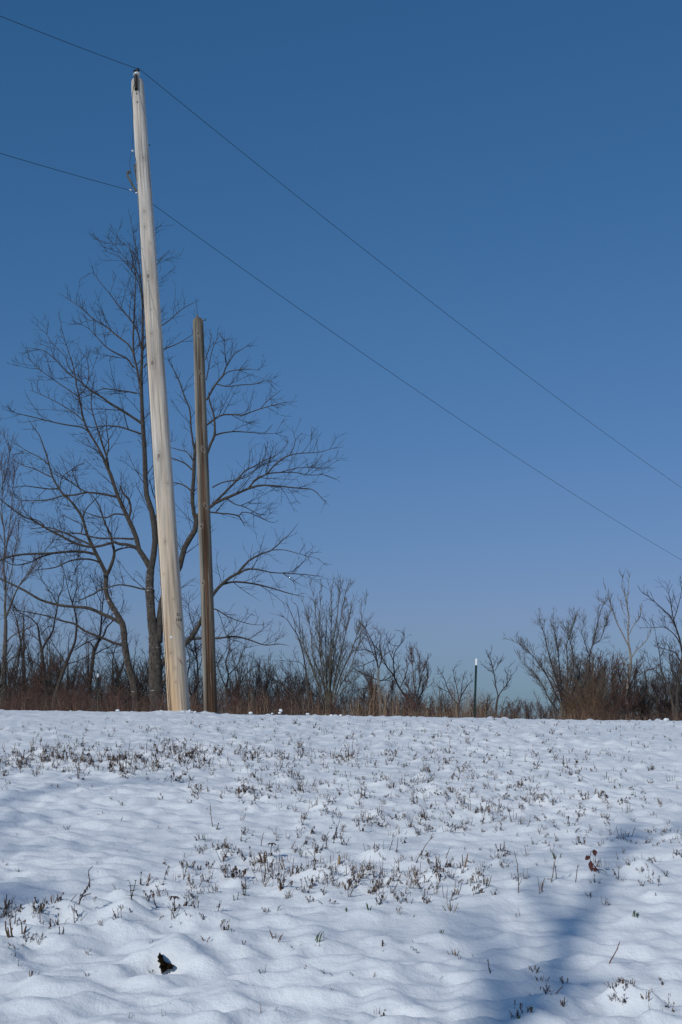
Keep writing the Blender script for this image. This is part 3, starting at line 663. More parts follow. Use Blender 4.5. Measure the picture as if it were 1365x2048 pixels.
def newrad(th, t):
    R = RB + (RT - RB) * t; sx = th * R; sz = t * L1
    k = 1 + 0.012 * noise2(sx * 4 + 3, sz * 0.7) + 0.006 * noise2(sx * 28, sz * 0.8) + 0.05 * np.clip(0.06 - t, 0, 1)
    k -= 0.05 * np.exp(-((np.sin(th) + 0.70 - 0.035 * sz) / 0.04) ** 2) * np.clip((0.13 - t) / 0.02, 0, 1)
    k -= 0.03 * np.exp(-((np.sin(th) + 0.55) / 0.05) ** 2) * np.clip((t - 0.80) / 0.03, 0, 1) * np.clip((0.97 - t) / 0.02, 0, 1)
    k = k * (1 - 0.10 * np.clip((t - 0.988) / 0.012, 0, 1) ** 2)
    return k
o, AX, RI, FR, L1 = pole_mesh('pole_shaft', f0b, t0, RB, RT, 980, 140, newrad, newcol, M_NEWPOLE, NP, lambda th: 1 - 0.0025 * (1 - np.cos(th)) + 0.0009 * noise2(th * 2, th * 0 + 2))

def surf(px, py, lift=0.0):
    th, t = to_surface(px, py); R = (RB + (RT - RB) * t) + lift
    return f0b + AX * t * L1 + (math.sin(th) * RI + math.cos(th) * FR) * R
# steel pin bracket, insulator and clamp
pt = t0 + AX * 0.03
fb = surf(275.5, 187, 0.006); ft = surf(274.3, 160, 0.006) 
parts = [box_between(fb, ft, 0.055, 0.012, RI, FR), box_between(fb + RI * 0.026 + FR * 0.018, ft + RI * 0.026 + FR * 0.018, 0.008, 0.03, RI, FR), box_between(fb - RI * 0.026 + FR * 0.018, ft - RI * 0.026 + FR * 0.018, 0.008, 0.03, RI, FR)]
V, Fq = join(parts); br = mesh_obj('pin_bracket', V, Fq, M_DARKSTEEL, NP, smooth=False)
ib = at(274.0, 150.5, Y1 - 0.10)                                    # underside of the porcelain
tb = Tubes(); tb.add(resample([fb + AX * 0.03 + FR * 0.02, ft + FR * 0.02, ib - AX * 0.02, ib + AX * 0.02], 10), np.concatenate([np.full(5, 0.022), np.linspace(0.022, 0.016, 5)]), (0.1, 0.1, 0.1))
tb.build('steel_pin', M_DARKSTEEL, NP, 10)
V, Fq = lathe(ib, AX, [(0.0, -0.004), (0.03, -0.006), (0.034, 0.004), (0.05, 0.002), (0.060, 0.0), (0.063, 0.010), (0.060, 0.03), (0.050, 0.045), (0.036, 0.052), (0.028, 0.058), (0.0, 0.06)])
ins = mesh_obj('insulator', V, Fq, M_PORC, NP)
c1 = ib + AX * 0.075
V, Fq = join([lathe(c1 - RI * 0.03, AX, [(0.0, -0.025), (0.024, -0.025), (0.028, 0.0), (0.022, 0.026), (0, 0.03)], 12), lathe(c1 + RI * 0.022 + AX * 0.004, AX, [(0, -0.025), (0.028, -0.026), (0.033, 0.004), (0.026, 0.036), (0, 0.042)], 12),
              lathe(c1, AX, [(0, -0.02), (0.022, -0.022), (0.022, 0.004), (0, 0.01)], 12)])
mesh_obj('wire_clamp', V, Fq, M_BLACK, ins)
# ground wire with staples down the left of the pole, looping off it above the lower bracket
gw = [(275, 166), (269.0, 180), (266.3, 200), (267.0, 220), (267.6, 236)]
P = [surf(a, b, 0.006) for a, b in gw] + [at(266.6, 262, Y1 - 0.02), at(265.3, 284, Y1 - 0.02), at(265, 302, Y1 - 0.02), at(268.5, 310, Y1 - 0.02)]
P += [surf(a, b, 0.005) for a, b in [(272.8, 320), (275.0, 336), (277.0, 380), (279.2, 420), (284.0, 520), (289.8, 620), (296.2, 740), (303.2, 860), (311.0, 980), (319.0, 1100), (326.0, 1200), (332.0, 1290), (337.0, 1360), (341.0, 1426)]]
tb = Tubes(); tb.add(resample(P, 160), np.full(160, 0.0042), (0.1, 0.1, 0.1)); gwire = tb.build('ground_wire', M_DARKSTEEL, NP, 6)
tb = Tubes()
for k in range(40):
    py = 345 + k * 27.5; px = np.interp(py, [336, 380, 420, 520, 620, 740, 860, 980, 1100, 1200, 1290, 1360, 1426], [275, 277, 279.2, 284, 289.8, 296.2, 303.2, 311, 319, 326, 332, 337, 341])
    tb = Tubes(); c = surf(px, py, 0.008); tb.add(resample([c - RI * 0.011 + FR * -0.006, c, c + RI * 0.011 + FR * -0.006], 5), np.full(5, 0.004), (0.1, 0.1, 0.1)); tb.build('staple', M_DARKSTEEL, gwire, 5)
V, Fq = lathe(at(265.4, 302, Y1 - 0.02) - AX * 0.02, AX + RI * 0.2, [(0, 0), (0.018, 0.002), (0.022, 0.014), (0.02, 0.034), (0, 0.038)], 10); mesh_obj('wire_connector', V, Fq, M_ALU, NP)
tb = Tubes(); tb.add(resample([at(264.6, 304, Y1 - .02), at(260.5, 318, Y1 - .04), at(260, 330, Y1 - .06), at(263, 348, Y1 - .06), at(264.6, 368, Y1 - .05), at(263.5, 379, Y1 - .04)], 24), np.full(24, 0.0035), (0.1,) * 3)
tb.build('jumper_wire', M_DARKSTEEL, NP, 5)
# the two bent flat steel arms of the neutral bracket
def arm(pts, w, Yd):
    P = [at(a, b, Y1 + Yd) for a, b in pts]; parts = []
    for a, b in zip(P[:-1], P[1:]):
        side = nrm(np.cross(b - a, FR)); parts.append(box_between(a, b, w, 0.05, side, FR))
    return join(parts)
V, Fq = arm([(261.5, 345), (257.8, 343), (255.2, 347.5), (256.5, 354), (264.8, 368.5), (272.8, 382.5)], 0.035, -0.02); mesh_obj('bracket_arm', V, Fq, M_STEEL, NP, smooth=False)
V, Fq = arm([(273, 331), (270.6, 329.5), (269.6, 334), (271.6, 345), (274.4, 362)], 0.026, 0.10); mesh_obj('bracket_arm', V, Fq, M_STEEL, NP, smooth=False)
V, Fq = lathe(at(273.6, 385.4, Y1 - 0.02), -RI, [(0, -0.03), (0.012, -0.03), (0.016, -0.01), (0.012, 0.02), (0, 0.024)], 10); mesh_obj('wire_connector', V, Fq, M_ALU, NP)
V, Fq = lathe(at(262.0, 380.2, Y1 - 0.02), -RI + AX * .2, [(0, -0.03), (0.011, -0.03), (0.015, -0.01), (0.011, 0.03), (0, 0.034)], 10); mesh_obj('wire_connector', V, Fq, M_ALU, NP)
# through bolt on the right
bp_ = at(296.0, 290.5, Y1); V, Fq = join([lathe(bp_ - RI * 0.015, RI, [(0, 0), (0.034, 0), (0.034, 0.01), (0.016, 0.012), (0.016, 0.03), (0.008, 0.031), (0.008, 0.06), (0, 0.061)], 8)]); mesh_obj('bolt', V, Fq, M_DARKSTEEL, NP)
# white round tag low on the pole
tp = surf(345, 1276, 0.004); V, Fq = lathe(tp - FR * 0.004, FR, [(0, 0.004), (0.012, 0.004), (0.021, 0.003), (0.021, -0.002)], 14); mesh_obj('nail_tag', V, Fq, flat_mat("white_tag", (0.7, 0.7, 0.7), 0.5, 0.3, 0, 0.15, 80), NP)
# burnt in numbers
def stamp(txt, px, py, hpx, adv):
    cu = bpy.data.curves.new('stamp_text', 'FONT'); cu.body = txt; cu.size = 1.0; cu.space_character = 1.25; cu.resolution_u = 3
    to = bpy.data.objects.new('stamp_tmp', cu); COL.objects.link(to)
    dg = bpy.context.evaluated_depsgraph_get(); me = bpy.data.meshes.new_from_object(to.evaluated_get(dg))
    bpy.data.objects.remove(to)
    V = np.array([v.co[:] for v in me.vertices]); fs = [list(p.vertices) for p in me.polygons]
    s = hpx * m_per_px(py, Y1) / 0.7; th0, t00 = to_surface(px, py); W3 = []
    for v in V:
        t = t00 + (v[1] * s) / L1; R = RB + (RT - RB) * t; th = th0 + v[0] * s * 0.85 / R
        W3.append(f0b + AX * t * L1 + (math.sin(th) * RI + math.cos(th) * FR) * (R * float(newrad(np.array(th), np.array(t))) + 0.003))
    me.clear_geometry(); oo = NP.location
    me.from_pydata([tuple(np.array(w) - np.array(oo)) for w in W3], [], fs); me.materials.append(M_INK)
    ob = bpy.data.objects.new('stamped_number', me); COL.objects.link(ob); ob.parent = NP
stamp("32", 355.2, 1233.5, 6.0, 0); stamp("2088", 354.0, 1244.0, 5.6, 0)

# the old cut-off pole
Y2 = 25.0
g0 = at(422.5, 1440, Y2); q0 = at(396.3, 640, Y2)
OP = empty('utility_pole', g0); tag(OP, 'shorter old grey weathered pole with a rough cut top and brown streak', 'utility pole', 'wooden poles on the crest')
L2 = np.linalg.norm(q0 - g0)
def oldcol(th, t):
    R = 0.11; sx = th * R; sz = t * L2
    a = noise2(sx * 16 + 2, sz * 0.45)[..., None]; b = noise2(sx * 50, sz * 0.8 + 7)[..., None]; c = noise2(sx * 9 + 30, sz * 1.4)[..., None]
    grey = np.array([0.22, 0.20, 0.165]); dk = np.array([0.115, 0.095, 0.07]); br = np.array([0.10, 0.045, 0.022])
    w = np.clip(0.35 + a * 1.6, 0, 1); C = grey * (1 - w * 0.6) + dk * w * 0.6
    lit = np.clip((-np.sin(th[..., None]) - 0.45) * 4, 0, 1); C = C * (1 - lit * 0.45) + np.array([0.34, 0.31, 0.27]) * lit * 0.45  # sunlight on the left edge, painted into the wood as a paler strip
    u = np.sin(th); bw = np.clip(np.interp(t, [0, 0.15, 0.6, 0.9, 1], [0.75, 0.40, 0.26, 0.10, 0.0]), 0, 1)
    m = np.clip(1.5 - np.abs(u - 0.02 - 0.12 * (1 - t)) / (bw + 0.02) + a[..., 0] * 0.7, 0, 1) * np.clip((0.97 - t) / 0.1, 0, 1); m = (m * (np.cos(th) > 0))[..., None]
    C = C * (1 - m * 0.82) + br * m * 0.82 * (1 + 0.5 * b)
    low = np.clip((0.12 - t[..., None]) / 0.1 + a, 0, 1) * 0.5; C = C * (1 - low) + np.array([0.09, 0.055, 0.035]) * low
    C = C * (1 + 0.75 * b + 0.4 * c)
    ck = np.clip(noise2(sx * 95 + 3, sz * 0.5 + 21) * 6 - 1.6, 0, 1)[..., None]; C = C * (1 - ck * 0.6); sl = np.clip(noise2(sx * 60 + 11, sz * 2.2 + 50) * 4 - 1.45, 0, 1)[..., None]; C = C * (1 - sl) + np.array([0.33, 0.31, 0.28]) * sl
    cr = np.exp(-((u + 0.30 + 0.015 * np.sin(sz * 1.3)) / 0.045) ** 2) * np.clip((0.94 - t) / 0.04, 0, 1) * (np.cos(th) > 0); C = C * (1 - 0.92 * cr[..., None])
    cr = np.exp(-((u - 0.15 + 0.02 * np.sin(sz * 0.9)) / 0.03) ** 2) * np.clip((t - 0.8) / 0.05, 0, 1) * (np.cos(th) > 0); C = C * (1 - 0.7 * cr[..., None])
    for uu, tt in ((0.05, 0.953), (0.28, 0.853), (0.25, 0.66), (-0.55, 0.33), (0.35, 0.52), (-0.5, 0.47)):
        d = np.hypot((u - uu) * R, (t - tt) * L2 * 0.8) / 0.022
        k1 = np.clip(1.2 - d * 1.4, 0, 1)[..., None]; C = C * (1 - k1 * 0.9); k2 = (np.exp(-((d - 1.5) / 0.5) ** 2) * 0.6 * (np.cos(th) > 0))[..., None]; C = C * (1 - k2) + np.array([0.33, 0.3, 0.26]) * k2
    return np.clip(C, 0.008, 0.6)
def oldrad(th, t):
    sx = th * 0.11; sz = t * L2; u = np.sin(th)
    k = 1 + 0.035 * noise2(sx * 13 + 3, sz * 0.35) + 0.025 * noise2(sx * 45, sz * 0.6) + 0.02 * noise2(sx * 3, sz * 1.1)
    k -= 0.10 * np.exp(-((u + 0.30) / 0.05) ** 2) * np.clip((0.94 - t) / 0.04, 0, 1) * (np.cos(th) > 0)
    k -= 0.06 * np.exp(-((u - 0.15) / 0.04) ** 2) * np.clip((t - 0.8) / 0.05, 0, 1) * (np.cos(th) > 0)
    return k * (1 - 0.12 * np.clip((t - 0.985) / 0.015, 0, 1) ** 2)
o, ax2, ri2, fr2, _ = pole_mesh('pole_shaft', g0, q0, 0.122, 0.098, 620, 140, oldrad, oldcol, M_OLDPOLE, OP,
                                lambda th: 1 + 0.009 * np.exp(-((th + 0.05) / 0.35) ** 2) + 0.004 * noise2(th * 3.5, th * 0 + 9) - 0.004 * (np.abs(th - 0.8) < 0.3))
tb = Tubes(); tb.add(resample([at(396.6, 642, Y2 - .02), at(395.2, 626, Y2 - .02), at(394, 614, Y2), at(392.4, 597, Y2)], 8), np.full(8, 0.0045), (0.1,) * 3); tb.build('wire_stub', M_DARKSTEEL, OP, 5)
tb = Tubes(); tb.add(resample([at(405.5, 641, Y2 - .04), at(410.8, 641, Y2 - .04), at(412.3, 638.6, Y2 - .04), at(411, 637.3, Y2 - .04), at(408.5, 638.2, Y2 - .04)], 14), np.full(14, 0.006), (0.1,) * 3); tb.build('hook', M_DARKSTEEL, OP, 6)

# ------------------------------------------------------------------ overhead wires
def wire(name, label, nodes, rad_):
    """nodes: spans of (start, end, sag)"""
    P = []
    for a, b, sag in nodes:
        t = np.linspace(0, 1, 60)[:, None]; q = a * (1 - t) + b * t; q[:, 2] -= (4 * sag * t * (1 - t))[:, 0]; P.append(q[(1 if P else 0):])
    P = np.concatenate(P); tb = Tubes(); tb.add(P, np.full(len(P), rad_), (0.1,) * 3); o = tb.build(name, M_CABLE, None, 6)
    return tag(o, label, 'overhead wire', 'overhead wires')
A1 = at(273.0, 135.5, Y1 - 0.1); A2 = at(277, 386.5, Y1 + 0.02)
B2 = at(306.5, 408, Y1 + 0.02)
fr = at(1720, 1200, 62); fl = at(-520, -190, 15.5)
wire('power_line', 'upper thin wire running over the insulator on top of the tall pole', [(fl, A1 - RI * 0.03, 0.06), (A1 - RI * 0.03, A1 + RI * 0.04 - AX * 0.015, 0), (A1 + RI * 0.04 - AX * 0.015, fr, 0.65)], 0.0050)
fr2_ = at(1720, 1300, 62); fl2 = at(-520, 140, 15.5)
wire('power_line', 'lower thin wire passing behind the tall pole below its brackets', [(fl2, at(262, 381.0, Y1 - 0.02), 0.05), (at(262, 381.0, Y1 - 0.02), at(272, 385.3, Y1 - .02), 0), (at(272, 385.3, Y1 - .02), at(290, 397, Y1 + 0.17), 0), (at(290, 397, Y1 + 0.17), fr2_, 0.75)], 0.0046)

# ------------------------------------------------------------------ steel fence posts
M_TGREEN = flat_mat("green_post_paint", (0.012, 0.035, 0.03), 0.55, 0.4, 0, 0.3, 15)
M_TWHITE = flat_mat("white_post_paint", (0.75, 0.76, 0.78), 0.5, 0.4, 0, 0.08)
def tpost(p0, p1, label, tipf, wpx):
    e = empty('fence_post', p0); tag(e, label, 'fence post')
    ax = nrm(p1 - p0); ri = nrm(np.array([1.0, 0.25, 0]) - ax * ax[0]); fr_ = np.cross(ri, ax); fr_ = fr_ if fr_[1] < 0 else -fr_
    w = wpx
    for nm, a, b, m in (('steel_bar', p0 - ax * 0.5, p0 + (p1 - p0) * (1 - tipf), M_TGREEN), ('painted_tip', p0 + (p1 - p0) * (1 - tipf), p1, M_TWHITE)):
        pr = [box_between(a, b, w, 0.007, ri, fr_), box_between(a - fr_ * -0.02, b - fr_ * -0.02, 0.008, 0.034, ri, fr_)]
        n = int(np.linalg.norm(b - a) / 0.055)
        for k in range(n): c = a + ax * (0.03 + k * 0.055); pr.append(box_between(c, c + ax * 0.014, 0.014, 0.012, ri, fr_ ) if False else box_between(c - fr_ * 0.006, c + ax * 0.014 - fr_ * 0.006, 0.012, 0.010, ri, fr_))
        V, Fq = join(pr); mesh_obj(nm, V, Fq, m, e, smooth=False)
tpost(at(949.2, 1441, 26.5), at(953.2, 1317.5, 26.5), 'green steel fence post with a white tip standing right of centre', 0.105, 0.040)
tpost(at(195.5, 1424, 28), at(196.6, 1347.5, 28), 'dark steel fence post with a white tip among the brush on the left', 0.09, 0.038)

# ------------------------------------------------------------------ trees
def kids(r, P, R, n_per, t0, ang, Lf, up, wig, nseg, rk, rmin, flat=0.0, rmax=9.0, tip=0.0024):
    """grow side branches from every polyline of P (M,N,3) at once"""
    M, N, _ = P.shape
    n_per = np.asarray(n_per); pi = np.repeat(np.arange(M), n_per); K = len(pi)
    if K == 0: return None
    t = t0 + (1 - t0) * (r.rand(K) * 0.97 + 0.0); f = t * (N - 1); i = np.minimum(f.astype(int), N - 2); u = (f - i)[:, None]
    p = P[pi, i] * (1 - u) + P[pi, i + 1] * u; T = nrm(P[pi, i + 1] - P[pi, i]); rr = R[pi, i] * (1 - u[:, 0]) + R[pi, i + 1] * u[:, 0]
    s = r.normal(size=(K, 3)); s[:, 1] *= (1 - flat); s -= T * (s * T).sum(1, keepdims=True); s = nrm(s)
    a = np.radians(r.uniform(ang[0], ang[1], K))[:, None]
    d = nrm(np.cos(a) * T + np.sin(a) * s + np.array([0, 0, up * 0.5]))
    plen = np.linalg.norm(np.diff(P, axis=1), axis=2).sum(1)[pi]
    L = Lf(r, K, t, plen)
    Q = np.zeros((K, nseg, 3)); Q[:, 0] = p; wv = r.normal(size=(K, 3)) * wig
    for k in range(1, nseg):
        d = nrm(d + r.normal(size=(K, 3)) * wig + wv * 0.25 + np.array([0, 0, up / nseg])); Q[:, k] = Q[:, k - 1] + d * (L / (nseg - 1))[:, None]
    r0 = np.clip(rr * rk, rmin, rmax); r0 = np.minimum(r0, np.maximum(rmin, L * 0.012))
    rt = np.minimum(tip, r0 * 0.6)
    RR = r0[:, None] + (rt - r0)[:, None] * np.linspace(0, 1, nseg)[None]
    return Q, RR

def foliate(r, P, R, sc=1.0, dens=1.0, up=0.35, flat=0.3, rmin=0.0040, levels=3, l1=(0.5, 1.5), wig=0.10, ang=(28, 62), tlim=0.12, taper=0.5, n1=5.5):
    """secondary branches, twigs and twiglets of a set of limbs"""
    out = []
    plen = np.linalg.norm(np.diff(P, axis=1), axis=2).sum(1)
    n = np.maximum(1, (plen / sc * n1 * dens * r.uniform(0.8, 1.2, len(P))).astype(int))
    A = kids(r, P, R, n, tlim, ang, lambda r, K, t, pl: sc * r.uniform(l1[0], l1[1], K) * (1 - taper * t) * np.clip(pl / sc / 1.2, 0.3, 1), up, wig, 7, 0.6, rmin * 1.7, flat)
    out.append(A)
    if levels > 1:
        pl = np.linalg.norm(np.diff(A[0], axis=1), axis=2).sum(1); n = (pl / sc * 7.5 * dens * r.uniform(0.7, 1.3, len(pl)) + 0.6).astype(int)
        B = kids(r, A[0], A[1], n, 0.1, (25, 60), lambda r, K, t, pl: sc * r.uniform(0.12, 0.5, K) * (1 - 0.5 * t), up, wig * 1.2, 5, 0.6, rmin, flat)
        if B is not None:
            out.append(B)
            if levels > 2:
                pl = np.linalg.norm(np.diff(B[0], axis=1), axis=2).sum(1); n = (pl / sc * 6.0 * dens * r.uniform(0.4, 1.4, len(pl))).astype(int)
                Cc = kids(r, B[0], B[1], n, 0.15, (25, 65), lambda r, K, t, pl: sc * r.uniform(0.06, 0.2, K), up, wig * 1.2, 4, 0.7, rmin * 0.85, 0)
                if Cc is not None: out.append(Cc)
    return out

class Traced:
    """limbs traced as (x, y, radius) rows in photograph pixels, given their own depth round Y0"""
    def __init__(s, Y0, seed, rs=1.0): s.rs = rs; s.Y0 = Y0; s.r = np.random.RandomState(seed); s.done = []; s.limbs = []
    def limb(s, pts, dd=None, name='limb'):
        pts = np.array(pts, float); x0 = pts[0, :2]; Ys = s.Y0
        if s.done:
            allp = np.concatenate(s.done); k = np.argmin(((allp[:, :2] - x0) ** 2).sum(1)); Ys = allp[k, 2]
        q = resample(pts, 26); arc = np.concatenate([[0], np.cumsum(np.hypot(*np.diff(q[:, :2], axis=0).T))])
        mpp = m_per_px(1000, s.Y0)
        if dd is None: dd = s.r.uniform(-0.45, 0.45)
        Yv = Ys + dd * arc * mpp
        s.done.append(np.column_stack([q[:, :2], Yv]))
        P = at(q[:, 0], q[:, 1], Yv); R = np.maximum(s.rs * (q[:, 2] if name == 'trunk' else q[:, 2] * np.interp(q[:, 2], [0, 2, 5], [0.72, 0.8, 1.0])), 0.15) * mpp * Yv / s.Y0
        s.limbs.append((name, P, R)); return s

def build_tree(tr, name, label, cat, mats, fol, group=None, extra=None):
    base = tr.limbs[0][1][0].copy(); e = empty(name, base); tag(e, label, cat, group)
    P0 = [l for l in tr.limbs]
    for nm, P, R in P0:
        big = nm == 'trunk'
        n = 40 if big else 26
        Pq = resample(np.column_stack([P, R]), n); tb = Tubes()
        wob = 1 + 0.05 * tr.r.normal(size=n) * (1 if big else 0.6)
        tb.add(Pq[:, :3], Pq[:, 3] * wob, (0.1,) * 3); tb.build(nm, mats[0] if big else mats[1], e, 14 if big else 7)
    lim = [(P, R) for nm, P, R in P0 if nm != 'trunk']
    Pm = np.stack([resample(P, 16) for P, R in lim]); Rm = np.stack([np.interp(np.linspace(0, 1, 16), np.linspace(0, 1, len(R)), R) for P, R in lim])
    tb = Tubes()
    for Q, RR in foliate(tr.r, Pm, Rm, **fol): tb.add(Q, RR, (0.1,) * 3)
    tb.build('twigs', mats[2], e, 3)
    return e

# --- the large dark tree behind the poles
T = Traced(30.0, 21)
T.limb([(315, 1440, 15), (314, 1400, 14), (312, 1370, 13.2), (311, 1326, 13), (310, 1279, 12)], 0, 'trunk')
T.limb([(310, 1283, 11), (304, 1240, 9), (301, 1200, 8.6), (300, 1180, 9.2), (300, 1160, 8), (302, 1136, 7.5)], 0, 'trunk')
T.limb([(302, 1140, 7), (308, 1110, 6.2), (311, 1084, 6), (309, 1050, 6), (306, 1030, 5.8), (300, 1008, 5.5), (293, 989, 5.2), (291, 942, 5), (289, 890, 4.6), (286, 850, 4.4), (284, 800, 4), (283, 759, 3.6), (285, 700, 3.2), (286, 650, 2.8), (285, 600, 2.2), (282, 560, 1.8), (277, 520, 1.3), (270, 480, 1), (262, 440, .7), (257, 418, .4)], 0.02)
T.limb([(283, 790, 2.6), (275, 740, 2.5), (268, 708, 2.4), (267, 670, 2.2), (268, 646, 2), (270, 600, 1.6), (272, 560, 1.3), (266, 520, .9), (258, 490, .5)], 0.1)
T.limb([(284, 700, 2), (276, 665, 1.9), (262, 640, 1.7), (240, 615, 1.5), (222, 590, 1.1), (205, 570, .9), (185, 545, .6), (172, 552, .4)], -0.2)
T.limb([(286, 600, 1.6), (275, 560, 1.3), (255, 530, 1.1), (235, 512, .8), (205, 500, .5)])
T.limb([(282, 560, 1.4), (272, 540, 1.1), (250, 515, .9), (225, 485, .6), (207, 470, .4)])
T.limb([(276, 520, 1.1), (262, 500, .8), (240, 480, .5), (228, 460, .4)])
T.limb([(268, 708, 2.3), (258, 690, 2.1), (235, 672, 2), (215, 655, 1.7), (190, 640, 1.5), (165, 618, 1.2), (140, 600, .8), (117, 586, .5)], 0.3)
T.limb([(268, 735, 2.3), (255, 718, 2), (232, 706, 1.8), (214, 695, 1.4), (195, 675, 1.1), (175, 655, .8), (142, 640, .4)])
T.limb([(283, 846, 3.3), (265, 834, 3), (240, 818, 2.8), (222, 808, 2.6), (205, 795, 2.4), (175, 776, 2.2), (160, 762, 1.8), (135, 745, 1.5), (110, 718, 1.2), (85, 700, .9), (50, 695, .4)], -0.25)
T.limb([(283, 868, 2.4), (260, 860, 2.1), (235, 853, 1.9), (205, 852, 1.5), (185, 855, 1.2), (160, 848, .8)])
T.limb([(275, 787, 2), (255, 783, 1.8), (230, 780, 1.6), (205, 778, 1.3), (180, 790, 1), (150, 800, .6)])
T.limb([(287, 700, 2.2), (300, 670, 1.9), (318, 655, 1.7), (340, 640, 1.4), (365, 618, 1), (398, 600, .5)], 0.3)
T.limb([(288, 735, 2.1), (305, 715, 1.9), (325, 700, 1.7), (350, 690, 1.3), (372, 678, 1), (400, 660, .5)])
T.limb([(286, 620, 1.5), (300, 560, 1.3), (312, 535, 1.1), (325, 515, .9), (340, 500, .5)])
T.limb([(285, 560, 1.3), (300, 510, 1), (309, 480, .8), (316, 440, .4)])
# left limb
T.limb([(302, 1138, 6.5), (296, 1128, 6), (286, 1110, 5.5), (278, 1099, 5.2), (273, 1075, 4.8), (262, 1048, 4.6), (256, 1037, 4.6), (242, 1005, 4.2), (234, 989, 4.1), (226, 960, 3.9), (216, 938, 3.7), (207, 915, 3), (195, 892, 2.6), (182, 870, 2.5), (169, 846, 2.4), (163, 815, 2.1), (158, 790, 1.9), (152, 765, 1.6), (149, 738, 1.4), (138, 705, 1.1), (127, 670, .8), (118, 630, .5), (116, 622, .3)], 0.1)
T.limb([(218, 940, 3), (214, 915, 2.6), (205, 888, 2.2), (198, 865, 2), (190, 840, 1.6), (183, 810, 1.3), (185, 780, 1), (190, 750, .7)])
T.limb([(218, 938, 2.4), (213, 920, 2.2), (218, 890, 1.6), (214, 860, 1.2), (212, 820, .8)])
T.limb([(258, 1036, 3), (262, 1020, 2.8), (258, 1000, 2.6), (246, 985, 2.2), (240, 970, 1.6)])
T.limb([(236, 995, 2.8), (215, 990, 2.6), (190, 986, 2.4), (172, 985, 2.4), (150, 990, 2.2), (128, 991, 2), (105, 998, 1.8), (80, 1001, 1.4), (45, 1000, .8), (20, 990, .4)], 0.3)
T.limb([(175, 986, 1.8), (150, 970, 1.6), (130, 955, 1.2), (115, 945, .8), (100, 925, .4)])
T.limb([(277, 1099, 3.8), (260, 1090, 3.5), (238, 1088, 3.3), (226, 1084, 3.1), (210, 1090, 3), (185, 1094, 2.9), (160, 1090, 2.9), (139, 1081, 2.8), (115, 1068, 2.6), (95, 1058, 2.4), (65, 1040, 2.2), (45, 1032, 2), (15, 1010, 1.7), (-15, 985, 1.2)], -0.25)
T.limb([(272, 1077, 2.9), (262, 1078, 2.6), (245, 1077, 2.5), (220, 1077, 2.3), (205, 1077, 2.2), (185, 1074, 2), (160, 1067, 1.9), (135, 1066, 1.7), (100, 1060, 1.5), (75, 1045, 1.3), (50, 1035, .8)], 0.2)
T.limb([(95, 1060, 1.8), (80, 1043, 1.4), (62, 1036, 1.2), (48, 1020, 1), (42, 1000, .8), (28, 985, .4)])
T.limb([(252, 1030, 2.2), (230, 1028, 2), (215, 1035, 1.8), (200, 1034, 1.6), (180, 1028, 1.2), (160, 1020, .8), (120, 1005, .5)])
T.limb([(180, 866, 2), (165, 855, 1.8), (135, 850, 1.7), (110, 845, 1.5), (70, 835, 1.3), (40, 828, 1), (5, 818, .4)], -0.3)
T.limb([(172, 848, 1.7), (160, 835, 1.5), (140, 820, 1.3), (115, 805, 1.1), (85, 790, .8), (60, 780, .5)])
T.limb([(159, 795, 1.6), (145, 785, 1.4), (120, 768, 1.2), (95, 750, 1), (75, 735, .8), (55, 715, .6), (35, 705, .3)])
T.limb([(158, 792, 1.6), (172, 775, 1.3), (178, 750, 1.1), (175, 720, .8), (172, 690, .5)])
T.limb([(147, 745, 1.3), (138, 735, 1.1), (128, 710, .9), (100, 680, .6), (88, 648, .3)])
# right-hand stem behind both poles
T.limb([(316, 1285, 9), (321, 1240, 8), (326, 1200, 7.4), (335, 1180, 7), (348, 1155, 6.4), (361, 1132, 6), (366, 1105, 5.8), (378, 1080, 5.6), (388, 1066, 5.6), (395, 1045, 5.4), (390, 1035, 4.6), (386, 1010, 4.3), (385, 990, 4.2), (388, 955, 4), (389, 920, 3.8), (392, 890, 3.5), (400, 860, 3), (405, 820, 2.6)], 0.12)
T.limb([(390, 1035, 4.6), (400, 1028, 4.2), (415, 1020, 3.6), (425, 1010, 3.4), (448, 998, 3.3), (468, 990, 3.1), (495, 978, 2.8), (520, 971, 2.5), (545, 971, 2), (575, 974, 1.8), (605, 977, 1.5), (628, 980, 1.2), (645, 998, .8), (658, 1010, .4)], -0.15)
T.limb([(496, 978, 2), (510, 962, 1.8), (535, 948, 1.8), (560, 945, 1.5), (590, 945, 1.2), (620, 950, 1), (650, 950, .7), (676, 960, .4)], 0.3)
T.limb([(500, 975, 2.2), (512, 958, 2), (534, 948, 2), (545, 935, 1.9), (565, 918, 1.7), (585, 909, 1.5), (610, 906, 1.3), (635, 905, 1), (655, 900, .7), (675, 894, .4)], -0.3)
T.limb([(580, 909, 1.3), (588, 895, 1.1), (592, 880, .8), (605, 865, .5)])
T.limb([(560, 945, 1.3), (590, 937, 1.1), (610, 935, .9), (640, 935, .7), (675, 936, .3)])
T.limb([(425, 1008, 3), (440, 995, 2.8), (460, 975, 2.6), (475, 960, 2.2), (490, 942, 1.8), (508, 933, 1.6), (530, 920, 1.2), (550, 912, .9), (570, 895, .6), (578, 882, .4)])
T.limb([(425, 975, 1.8), (445, 965, 1.6), (470, 960, 1.5), (495, 953, 1.2), (515, 935, 1), (530, 928, .8), (560, 915, .4)])
T.limb([(420, 1024, 2), (445, 1027, 1.9), (460, 1028, 1.7), (478, 1033, 1.6), (490, 1052, .8)])
T.limb([(478, 1033, 1.4), (485, 1025, 1.3), (500, 1026, 1.1), (520, 1035, .9), (545, 1045, .7), (557, 1041, .4)])
T.limb([(455, 998, 1.6), (470, 1008, 1.4), (490, 1014, 1.2), (510, 1025, 1), (530, 1038, .6), (548, 1035, .4)])
